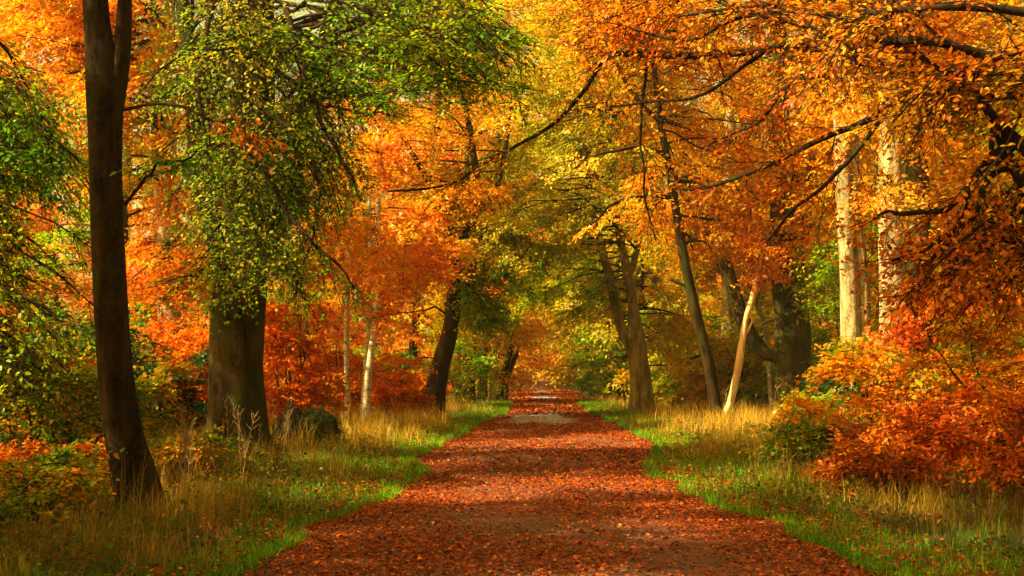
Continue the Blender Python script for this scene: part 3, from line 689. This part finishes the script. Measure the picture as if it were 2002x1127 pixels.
# ------------------------------------------------------------------ woodland behind: copies of a few grown trees
def generic_tree(seed, H, Rc, pal, bias, nb, low=1.6, bark=BARK, L=.16):
    r = np.random.default_rng(seed)
    lean = r.normal(0, .5, 2)
    P = spline(np.array([[0, 0, -.3], [lean[0] * .2, lean[1] * .2, H * .3], [lean[0] * .8, lean[1] * .8, H * .65], [lean[0] * 1.5, lean[1] * 1.5, H]]), 30)
    P = wobble(P, r, .2); R = np.linspace(.30, .05, 30)
    V, Fc = tube(P, R, 14, .08, seed, .5, .03)
    tm = mesh('trunk', V, Fc, bark, smooth=True)
    cr = Crown(seed); limbs = []
    for q in range(nb):
        z = low + (H - low) * ((q + r.uniform(0, 1)) / nb) ** 1.0
        i = int(np.clip(z / H * 29, 1, 28)); a = q * 2.4 + r.normal(0, .4)
        Lb = Rc * r.uniform(.6, 1.1) * (1.0 if z < H * .55 else 1.25 - .9 * (z / H - .3))
        end = P[i] + np.array([math.cos(a) * Lb, math.sin(a) * Lb, Lb * r.uniform(-.25, .25)])
        B = wobble(bez(P[i], (P[i] + end) / 2 + UP * Lb * r.uniform(.1, .25), end, 14), r, .04 * Lb)
        cr.twig(B[None, ::1], np.linspace(.06, .012, 14)[None], 5)
        cr.add(B, pal, L=L, r0=.03, fine=False, bias=bias, nsub=13, sub=Lb * .42, ntw=6, tw=.6, nlf=6, t0=.22, flat=.55)
    tw = mesh('branches', np.concatenate(cr.tv), np.concatenate(cr.tf), TWIG)
    Vl, Q, k = leaves(np.concatenate(cr.p), np.concatenate(cr.a), np.concatenate(cr.n), np.concatenate(cr.L), cr.r, False)
    return tm, tw, mesh('foliage', Vl, Q, LEAF, np.repeat(np.concatenate(cr.c), k, 0))
KINDS = {
 'orange': [generic_tree(201, 17, 4.2, 'orange', .35, 34), generic_tree(202, 15, 3.8, 'orange', .48, 30)],
 'gold':   [generic_tree(203, 18, 4.2, 'gold', .38, 34, bark=BARK_PALE), generic_tree(204, 15, 3.8, 'gold', .5, 30)],
 'yellow': [generic_tree(205, 17, 4.2, 'yellow', .32, 34), generic_tree(206, 15, 4.0, 'yellow', .5, 30, bark=BARK_PALE)],
 'green':  [generic_tree(207, 16, 4.2, 'lime', .42, 34), generic_tree(208, 15, 3.8, 'lime', .25, 30)],
}
CNAME = {'orange': 'orange-leaved', 'gold': 'golden-leaved', 'yellow': 'yellow-leaved', 'green': 'green-leaved'}
WOOD = []
def wood_tree(x, y, col, s, seed, label=None, group=None):
    r = random.Random(seed)
    side = 'left' if x < 0 else 'right'
    depth = 'just behind the near trees' if y < 60 else 'deep in the wood' if y < 105 else 'at the far end of the wood'
    tm, tw, fm = KINDS[col][r.randrange(2)]
    root = empty('woodland_tree', (x, y, float(zg(x, y))), label, 'tree', group or f'{CNAME[col]} beeches {depth}, {side} side')
    if not label: WOOD.append((root, f'{CNAME[col]} beech {depth}, {side} of the path', side, abs(x / y)))
    root.rotation_euler = (0, 0, r.uniform(0, 6.28)); root.scale = (s, s, s * r.uniform(.95, 1.15))
    link('trunk', tm, root)
    tag(link('branches', tw, root), kind='stuff')
    f = tag(link('foliage', fm, root), kind='stuff')
    k = r.uniform(.85, 1.12); f.color = (k, k * r.uniform(.95, 1.2), k, 1)
def kind_at(x, y):
    u = x / y * F + 1060       # the mix of kinds changes across the wood
    if u < 500: wts = (.38, .34, .13, .15)
    elif u < 950: wts = (.45, .35, .1, .1)
    elif u < 1250: wts = (.06, .22, .42, .30)
    elif u < 1450: wts = (.15, .35, .35, .15)
    elif u < 1600: wts = (.25, .40, .25, .10)
    else: wts = (.15, .35, .32, .18)
    return rng.choice(['orange', 'gold', 'yellow', 'green'], p=wts)
pts = []
for sd_ in (-1, 1):                                   # the two rows that close over the path
    y = 66.0 + 2 * sd_
    while y < 205:
        pts.append((sd_ * rng.uniform(3.9, 4.9), y)); y += rng.uniform(6, 9) + y * .02
tries = 0
while len(pts) < 165 and tries < 9000:
    tries += 1
    y = rng.uniform(46, 190) if tries % 4 else rng.uniform(32, 60)
    side = rng.choice([-1, 1]); x = side * rng.uniform(4, 8 + .42 * y)
    if y < 46 and abs(x) < 9.5: continue
    if y < 46 and x > 0 and abs(x - .3 * y) < 1.5: continue
    if x < -(0.46 * y + 4) or x > .42 * y + 4: continue
    if x < -7 and 44 < y < 105 and rng.uniform() < .8: continue
    md = 2.9 if y < 100 else 4.0
    if any((x - a) ** 2 + (y - b) ** 2 < md ** 2 for a, b in pts): continue
    pts.append((x, y))
for k, (x, y) in enumerate(pts):
    wood_tree(float(x), float(y), kind_at(x, y), rng.uniform(.85, 1.2) * (1 + .25 * (y > 90)) * (.9 if y < 60 and x < -6 else .85 if y < 110 and x < -6 else 1.3 if abs(x) < 5 and y < 130 else 1), k)
for k, x in enumerate(np.concatenate([np.linspace(-70, 70, 30), [-5, -2, 1, 4, 7]])):    # the far end where the path closes
    wood_tree(float(x) + 1.5, 215 + (k * 37) % 30, ['gold', 'green', 'yellow', 'orange'][k % 4], 1.5, 900 + k)
def rank(objs, key, how):
    """give things that share a label a label of their own, by their order"""
    by_ = {}
    for o in objs: by_.setdefault(o['label'], []).append(o)
    for lab, qs in by_.items():
        if len(qs) > 1:
            for i, o in enumerate(sorted(qs, key=key)): o['label'] = f'{lab}, {ORD2[min(i, len(ORD2) - 1)]} {how}'
ORD2 = 'first second third fourth fifth sixth seventh eighth ninth tenth eleventh twelfth thirteenth fourteenth fifteenth sixteenth seventeenth eighteenth nineteenth twentieth'.split() + [f'{i}th' for i in range(21, 60)]
ORD = 'nearest second third fourth fifth sixth seventh eighth ninth tenth eleventh twelfth thirteenth fourteenth fifteenth sixteenth seventeenth eighteenth nineteenth twentieth'.split() + [f'{i}th' for i in range(21, 60)]
by = {}
for q in WOOD: by.setdefault(q[1], []).append(q)
for lab, qs in by.items():
    for i, q in enumerate(sorted(qs, key=lambda v: v[3])):
        q[0]['label'] = lab if len(qs) == 1 else lab.replace(' beech ', f' beech {ORD[i]} ' + ('to' if i == 0 else 'from') + ' the path axis ').rsplit(',', 1)[0] + f', {q[2]} side'
# unseen beeches added beside and behind the viewer to shade the foreground
for k, (x, y, col, s) in enumerate([(-8.5, -2, 'gold', 1.0), (-11, 4, 'green', 1.0), (-4.5, -7, 'orange', 1.05), (-17, -3, 'gold', 1.1), (-12.5, 7.0, 'yellow', .95), (-18, 5, 'green', 1.0), (-8, 5, 'gold', .95), (-9.8, 9.2, 'orange', .8), (-14.8, 18.8, 'green', .85), (8, -4, 'orange', 1.0)]):
    wood_tree(x, y, col, s, 950 + k, f'{CNAME[col]} unseen beech added outside the picture beside the viewpoint, {ORD2[k]} of those added to shade the foreground', 'beeches added around the viewpoint for shade')

# low shrubs along the verges and under the wood: copies of four
def shrub_parts(seed, pal, bias, n=26):
    o = shrub('x', 1060, 900, 400.0, 2.0, 1.5, pal, n, seed, K=dict(NEARK, L=.10, nlf=6), bias=bias, near=False, fine=False)
    parts = [(c.name.split('.')[0], c.data, c.get('kind')) for c in o.children]
    for c in list(o.children): bpy.data.objects.remove(c)
    bpy.data.objects.remove(o)
    return parts
LOW = {'orange': shrub_parts(301, 'orange', .55), 'red-orange': shrub_parts(302, 'red', .35), 'green': shrub_parts(303, 'lime', .3), 'yellow': shrub_parts(304, 'yellow', .5), 'dark green': shrub_parts(305, 'holly', .6)}
def low_shrub(x, y, kind, s, k):
    side = 'left' if x < 0 else 'right'; where = 'under the near trees' if y < 55 else 'far along the path'
    root = empty('low_shrub', (x, y, float(zg(x, y))), f'low {kind} shrub {where}, {side} side', 'shrub', f'low {kind} shrubs {where}, {side} side')
    root.rotation_euler = (0, 0, k * 1.7); root.scale = (s, s, s)
    for nm, me, kd in LOW[kind]:
        c = link(nm, me, root)
        if kd: c['kind'] = kd
    return root
kinds = list(LOW)
pts2 = []
while len(pts2) < 150:
    y = rng.uniform(30, 150); side = rng.choice([-1, 1]); x = side * (rng.uniform(3.2, 7) if rng.uniform() < .35 else rng.uniform(5, 6 + .40 * y))
    if y < 48 and 2 < abs(x) < 7.5: continue
    if any((x - a) ** 2 + (y - b) ** 2 < 1.7 for a, b in pts2): continue
    pts2.append((x, y))
rank([low_shrub(x, y, rng.choice(kinds, p=(.05, .02, .5, .33, .10) if abs(x) < 5 else (.3, .26, .22, .12, .10) if x < 0 else (.16, .06, .36, .32, .10)), rng.uniform(.8, 1.6) * (.75 if abs(x) < 4.5 else 1.15), k) for k, (x, y) in enumerate(pts2)], lambda o: abs(o.location.x / o.location.y), 'out from the path')

# ------------------------------------------------------------------ mossy stump
def stump():
    r = np.random.default_rng(77)
    b = at(600, 880, 24.0); b[2] = float(zg(b[0], b[1]))
    n, m = 26, 14
    V = []; no = Noise(5, .5); no2 = Noise(6, .16)
    for i in range(m):
        f = i / (m - 1); ph = f * math.pi / 2
        for j in range(n):
            th = j / n * 6.283
            p = np.array([math.cos(th) * math.cos(ph) ** .7 * .66, math.sin(th) * math.cos(ph) ** .7 * .5, math.sin(ph) ** .6 * .78 - .08])
            p = p * (1 + .14 * no(p) + .05 * no2(p)); V.append(p)
    V = np.array(V); i = np.arange(m - 1)[:, None] * n; j = np.arange(n)[None]; j2 = (j + 1) % n
    root = empty('mossy_stump', b, 'low rounded mossy stump in the grass right of the thick mossy trunk', 'stump')
    link('mound', mesh('mound', V, np.stack([i + j, i + j2, i + n + j2, i + n + j], -1).reshape(-1, 4), MOSS, smooth=True), root)
    k = 2600; q = r.integers(0, len(V), k); p = V[q] + r.normal(0, .03, (k, 3)); d = unit(V[q] * [1, 1, .6] + r.normal(0, .35, (k, 3)) + [0, 0, .1])
    Lm = r.uniform(.05, .16, k)[:, None]; s = unit(np.cross(d, r.normal(size=(k, 3)))) * .006
    Vb = np.stack([p - s, p + s, p + d * Lm - UP * Lm * .3], 1).reshape(-1, 3)
    cb = np.array([(.012, .022, .002)]) * r.uniform(.3, 1.8, (k, 1)) + r.uniform(0, .012, (k, 1)) * [[1, .5, .1]]
    tag(link('moss_fringe', mesh('moss_fringe', Vb, np.arange(k)[:, None] * 3 + [0, 1, 2], GRASSM, np.repeat(cb, 3, 0)), root), kind='stuff')
stump()

# ------------------------------------------------------------------ grass
def blades(x, y, h, wd, cols, r, bend=.5, segs=2):
    n = len(x); z = zg(x, y) - .02
    o = np.stack([x, y, z], -1); a = r.uniform(0, 6.283, n)
    dv = np.stack([np.cos(a), np.sin(a), np.zeros(n)], -1)
    b = (np.abs(r.normal(0, bend, n)) + .08)[:, None]; h = h[:, None]
    fa = r.uniform(0, 6.283, n); sv = np.stack([np.cos(fa), np.sin(fa), np.zeros(n)], -1) * wd[:, None] * .5
    m1 = o + UP * h * .55 + dv * h * b * .22; tp = o + UP * h * (1 - .25 * np.minimum(b, 1.6)) + dv * h * b * .75
    V = np.stack([o - sv, o + sv, m1 - sv * .8, m1 + sv * .8, tp], 1).reshape(-1, 3)
    i = np.arange(n)[:, None] * 5
    return V, i + [0, 1, 3, 2], i + [2, 3, 4], np.repeat(cols, 5, 0)
def scatter(n, y0, y1, e0, e1, r, power=1.0, side=None, tight=0.0):
    """points on the verges between e0 and e1 metres outside the path edge, inside a widened view"""
    y = y0 + (y1 - y0) * r.uniform(0, 1, n) ** power
    s = r.choice([-1, 1], n) if side is None else np.full(n, side)
    e = e0 + (e1 - e0) * r.uniform(0, 1, n) ** (1 + tight)
    x = np.where(s < 0, -(np.interp(y, PY, PL) + e), np.interp(y, PY, PR) + e)
    ok = (np.abs(x) < .45 * y + 2.5) & (edge(x, y) > e0 * .5 - .02)
    return x[ok], y[ok], edge(x, y)[ok]
G = {k: np.array(v) for k, v in dict(straw=(.52, .31, .028), tan=(.31, .17, .018), olive=(.13, .12, .009), green=(.055, .155, .006), bright=(.13, .36, .007), brown=(.17, .075, .012)).items()}
def grass_field():
    r = np.random.default_rng(404); Vs = []; Qs = []; Ts = []; Cs = []; n0 = 0
    def put(x, y, h, wd, c, bend):
        nonlocal n0
        V, Q, T, C = blades(x, y, h, wd, c, r, bend); Vs.append(V); Qs.append(Q + n0); Ts.append(T + n0); Cs.append(C); n0 += len(V)
    # short green turf beside the path
    x, y, e = scatter(80000, 8.5, 60, -.14, 2.3, r, 1.25, tight=.7)
    P = np.stack([x, y, 0 * x], -1); m = (e < 1.3 + .6 * N_PATCH(P) + .7 * np.exp(-((y - 18.5) / 4) ** 2)); x, y, P = x[m], y[m], P[m]
    k = np.clip(.5 + .5 * N_PATCH(P * 1.3 + 9), 0, 1)[:, None]
    c = G['green'] * (1 - k) + G['bright'] * k; c = c * r.uniform(.55, 1.3, (len(x), 1)) + (r.uniform(size=(len(x), 1)) < .12) * G['tan'] * .7
    put(x, y, r.uniform(.05, .19, len(x)) * (1 + .012 * y), np.full(len(x), .007) * (1 + y * .03), c, .8)
    # tussocks: each has its own colour, height and spread
    def tussocks(n, y0, y1, e0, e1, per, h0, h1, rad, wd, pals, bend, tight=.5, power=1.3):
        x, y, e = scatter(n, y0, y1, e0, e1, r, power, tight=tight)
        P = np.stack([x, y, 0 * x], -1); f = N_PATCH(P * .8 + 3); g = N_PATCH(P * 1.9 + 21)
        m = r.uniform(size=len(x)) < np.clip(.65 + .4 * f, .38, 1) * sstep(.2, 1.5 + .5 * np.exp(-((y - 18.5) / 4) ** 2), e + .35 * g); x, y, e, f, g = x[m], y[m], e[m], f[m], g[m]
        wild = sstep(1.2, 4.5, e) * sstep(26, 15, y)
        k = np.clip((.5 + .42 * f + .25 * g + r.normal(0, .22, len(x))), 0, .999) * (len(pals) - 1)
        pc = np.array([G[q] for q in pals]); ki = k.astype(int); kt = (k - ki)[:, None]
        c = (pc[ki] * (1 - kt) + pc[np.minimum(ki + 1, len(pals) - 1)] * kt) * r.uniform(.65, 1.25, (len(x), 1))
        c = c * (1 - .7 * wild[:, None]) + G['brown'] * .75 * (.7 * wild[:, None]) * r.uniform(.6, 1.5, (len(x), 1))
        H = (h0 + (h1 - h0) * np.clip(.5 + .35 * f + r.normal(0, .28, len(x)), 0, 1)) * sstep(-.4, .9, e)
        i = np.repeat(np.arange(len(x)), per); q = len(i)
        a = r.uniform(0, 6.283, q); rr = rad * np.sqrt(r.uniform(0, 1, q))
        put(x[i] + np.cos(a) * rr, y[i] + np.sin(a) * rr, H[i] * r.uniform(.45, 1.15, q), np.full(q, wd) * (1 + y[i] * .035), c[i] * r.uniform(.65, 1.3, (q, 1)), bend)
    tussocks(6800, 8.3, 30, .1, 8, 19, .14, .46, .16, .0042, ['green', 'olive', 'olive', 'tan', 'tan', 'straw'], .75)
    tussocks(3000, 22, 60, .1, 11, 16, .22, .62, .24, .0042, ['olive', 'tan', 'straw', 'straw', 'straw'], .6)
    tussocks(1100, 23, 38, .5, 7, 20, .40, .80, .26, .0040, ['tan', 'straw', 'straw', 'straw'], .45)
    tussocks(900, 8.3, 26, .6, 7, 9, .45, .85, .10, .0032, ['olive', 'brown', 'tan', 'straw'], .3)
    tussocks(4200, 8.3, 24, .5, 8, 10, .10, .34, .20, .0055, ['brown', 'brown', 'olive', 'green'], 1.1)
    V = np.concatenate(Vs)
    tag(link('verge_grass', mesh('verge_grass', V, [np.concatenate(Qs), np.concatenate(Ts)], GRASSM, np.concatenate(Cs))), 'green turf and tall dry grass on both verges of the path', 'grass', kind='stuff')
grass_field()

def ground_cover():
    r = np.random.default_rng(414)
    x, y, e = scatter(5200, 8.5, 34, .5, 9, r, 1.3); P = np.stack([x, y, 0 * x], -1)
    m = r.uniform(size=len(x)) < np.clip(.4 + .7 * N_PATCH(P * 1.4 + 60), .03, 1); x, y = x[m], y[m]
    per = 16; i = np.repeat(np.arange(len(x)), per); n = len(i); h = r.uniform(.1, .42, len(x))
    a = r.uniform(0, 6.283, n); rr = r.uniform(.02, .16, n)
    p = np.stack([x[i] + np.cos(a) * rr, y[i] + np.sin(a) * rr, zg(x[i], y[i]) + h[i] * r.uniform(.3, 1, n)], -1)
    ax = np.stack([np.cos(a), np.sin(a), r.normal(.1, .4, n)], -1)
    V, Q, k = leaves(p, ax, unit(UP + r.normal(0, .5, (n, 3))), np.full(n, .055), r, False)
    pc = np.array([(.045, .10, .008), (.10, .15, .010), (.07, .075, .010), (.28, .16, .014), (.24, .070, .010)])
    c = pc[r.choice(5, len(x), p=(.32, .24, .18, .14, .12))][i] * r.uniform(.6, 1.3, (n, 1))
    st = np.stack([np.stack([x, y, zg(x, y) - .03], -1), np.stack([x + r.normal(0, .03, len(x)), y, zg(x, y) + h], -1)], 1)
    tag(link('leafy_ground_cover', mesh('leafy_ground_cover', V, Q, LEAF, np.repeat(c, k, 0))), 'low leafy weeds and brambles among the verge grass', 'weeds', kind='stuff')
ground_cover()

# ------------------------------------------------------------------ fallen leaves
LP = np.array([(.34, .044, .006), (.44, .070, .008), (.50, .12, .010), (.16, .026, .005), (.20, .055, .012), (.58, .20, .015)])
def litter():
    r = np.random.default_rng(505); X = []; Y = []; S = []
    for n, y0, y1, L in ((100000, 7.5, 20, .032), (46000, 20, 42, .048), (18000, 42, 100, .11)):
        y = r.uniform(y0, y1, n); x = r.uniform(-3.3, 3.4, n)
        P = np.stack([x, y, 0 * x], -1); e = edge(x, y)
        dens = np.clip(.62 + .35 * N_PATCH(P * 1.1 + 40) + .35 * sstep(-1.3, -.2, e) - .28 * sstep(24, 9, y) * sstep(.75, .2, np.abs(np.abs(x - .3 + .15 * np.sin(y * .4)) - .72)), .08, 1) * np.where(e > 0, np.clip(.75 - .7 * e, .03, 1), 1)
        for cx, cy, rx, ry in WETS:
            dens = dens * (1 - .82 * sstep(1.25, .55, ((x - cx) / rx) ** 2 + ((y - cy) / ry) ** 2 + .35 * N_PATCH(P * 2.2)))
        m = r.uniform(size=n) < dens; X.append(x[m]); Y.append(y[m]); S.append(L * r.uniform(.6, 1.7, m.sum()))
    x, y, e = scatter(3500, 8, 40, .4, 9, r, 1.3); X.append(x); Y.append(y); S.append(np.full(len(x), .05))
    x = np.concatenate(X); y = np.concatenate(Y); S = np.concatenate(S); n = len(x)
    z = np.maximum(zpath(x, y), zg(x, y)) + r.uniform(.006, .035, n) + (edge(x, y) > .1) * r.uniform(0, .12, n)
    a = r.uniform(0, 6.283, n); ax = np.stack([np.cos(a), np.sin(a), r.normal(0, .22, n)], -1)
    nm = unit(UP + r.normal(0, .38, (n, 3)))
    V, Q, k = leaves(np.stack([x, y, z], -1), ax, nm, S, r, False)
    c = LP[r.choice(len(LP), n, p=(.26, .24, .12, .20, .13, .05))] * r.uniform(.45, 1.2, (n, 1))
    tag(link('fallen_leaf_litter', mesh('fallen_leaf_litter', V, Q, LITTER, np.repeat(c, k, 0))), 'red and copper fallen leaves strewn over the path', 'leaves', kind='stuff')
litter()

# ------------------------------------------------------------------ bracken and dry weeds
def bracken(px, py, d, s, seed, lab):
    r = np.random.default_rng(seed); b = at(px, py, d); b[2] = float(zg(b[0], b[1]))
    root = empty('bracken', b, lab, 'bracken', 'brown bracken on the right verge')
    for f in range(r.integers(6, 9)):
        a = r.uniform(0, 6.283); L = s * r.uniform(.7, 1.15); hd = np.array([math.cos(a), math.sin(a), 0])
        t = np.linspace(0, 1, 16)[:, None]
        P = hd * L * .75 * t ** 1.3 + UP * L * (1.75 * t - .95 * t ** 2)
        V, Q = tubes(P[None, ::3], np.linspace(.006, .002, 6)[None], 4)
        Vs = [V]; Fs = [Q]; n0 = len(V)
        T = unit(np.gradient(P, axis=0)); B = np.cross(T, UP); B = unit(B)
        for i in range(4, 16):
            for sg in (-1, 1):
                pl = L * .34 * (1 - (i - 4) / 13) + .02
                dr = unit(B[i] * sg + T[i] * .45 - UP * r.uniform(.05, .5)); k = 7
                u = (np.arange(k) + .5) / k
                o = P[i] + dr * (pl * u)[:, None]; ax = np.repeat(np.cross(dr, np.cross(T[i], B[i]))[None], k, 0) + r.normal(0, .2, (k, 3))
                for s2 in (-1, 1):
                    Vl, Ql, _ = leaves(o, ax * s2 + dr * .5, np.tile(UP, (k, 1)) + r.normal(0, .3, (k, 3)), pl * .34 * (1.1 - u), r, False)
                    Vs.append(Vl); Fs.append(Ql + n0); n0 += len(Vl)
        V = np.concatenate(Vs); c = np.array([(.30, .095, .016)]) * r.uniform(.6, 1.3) * np.ones((len(V), 1)) * r.uniform(.8, 1.2, (len(V), 1))
        link('frond', mesh('frond', V, np.concatenate(Fs), GRASSM, c), root)
    return root
BR = []
for k, (px, py, d, s) in enumerate([(1640, 920, 19, .8), (1700, 910, 19.5, .85), (1580, 905, 21, .7), (1735, 940, 18, .8), (1675, 950, 17.5, .7), (1770, 915, 19.5, .8), (1620, 880, 22.5, .75), (1800, 960, 16.5, .7)]):
    BR.append(bracken(px, py, d, s, 600 + k, 'brown withered bracken clump below the right-hand saplings'))
rank(BR, lambda o: o.location.x / o.location.y, 'from the left')

def weed(px, py, d, h, seed, lab, grp):
    r = np.random.default_rng(seed); b = at(px, py, d); b[2] = float(zg(b[0], b[1]))
    root = empty('dry_weed', b, lab, 'weed', grp)
    top = np.array([r.normal(0, .12 * h), r.normal(0, .12 * h), h]); P = wobble(bez(np.zeros(3) - UP * .05, top * .5 + r.normal(0, .03, 3), top, 12), r, .03)
    V, Fc = tube(P, np.linspace(.006, .0025, 12), 5)
    link('stem', mesh('stem', V, Fc, STALK), root)
    C = []
    for i in range(22):
        j = r.integers(5, 12); a = r.uniform(0, 6.283); L = h * r.uniform(.06, .2) * (1.4 - j / 14)
        d_ = np.array([math.cos(a), math.sin(a), r.uniform(.5, 1.6)]); d_ /= np.linalg.norm(d_)
        C.append(P[j] + d_ * L * np.array([0, .35, .7, 1])[:, None] + UP * L * np.array([0, .02, .08, .18])[:, None])
    V, Q = tubes(np.array(C), np.tile([.004, .0035, .003, .002], (len(C), 1)), 3)
    tag(link('side_sprays', mesh('side_sprays', V, Q, STALK), root), kind='stuff')
    return root
WD = []
for k in range(26):
    u = random.random()
    if k < 13: px, d, lab, g = random.uniform(330, 480), random.uniform(12.5, 17), 'dry branched weed stalk in the grass right of the foreground trunk', 'dry weeds right of the foreground trunk'
    elif k < 20: px, d, lab, g = random.uniform(420, 560), random.uniform(18.5, 21), 'dry branched weed stalk at the foot of the thick mossy trunk', 'dry weeds by the mossy trunk'
    else: px, d, lab, g = random.uniform(1330, 1560), random.uniform(26, 33), 'pale dry weed stalk in the golden grass of the right verge', 'dry weeds on the right verge'
    WD.append(weed(px, 900, d, random.uniform(.6, 1.15), 700 + k, lab, g))
rank(WD, lambda o: o.location.x / o.location.y, 'from the left')

# ------------------------------------------------------------------ thin haze added for a soft golden glow
def haze():
    m, t, out = mat_base('haze')
    pv = N(t, 'ShaderNodeVolumePrincipled'); pv.inputs['Density'].default_value = HAZE; pv.inputs['Color'].default_value = (1, .84, .45, 1); pv.inputs['Anisotropy'].default_value = .2
    t.links.new(pv.outputs[0], out.inputs['Volume'])
    x0, x1, y0, y1, z0, z1 = -640, 640, -340, 940, -2.5, 48
    V = np.array([(x, y, z) for z in (z0, z1) for y in (y0, y1) for x in (x0, x1)], float)
    o = link('haze', mesh('haze', V, np.array([(0, 2, 3, 1), (4, 5, 7, 6), (0, 1, 5, 4), (2, 6, 7, 3), (0, 4, 6, 2), (1, 3, 7, 5)]), m))
    tag(o, 'thin golden haze added for a soft glow in the wood', 'haze', kind='stuff')
HAZE = 0.00045
haze()
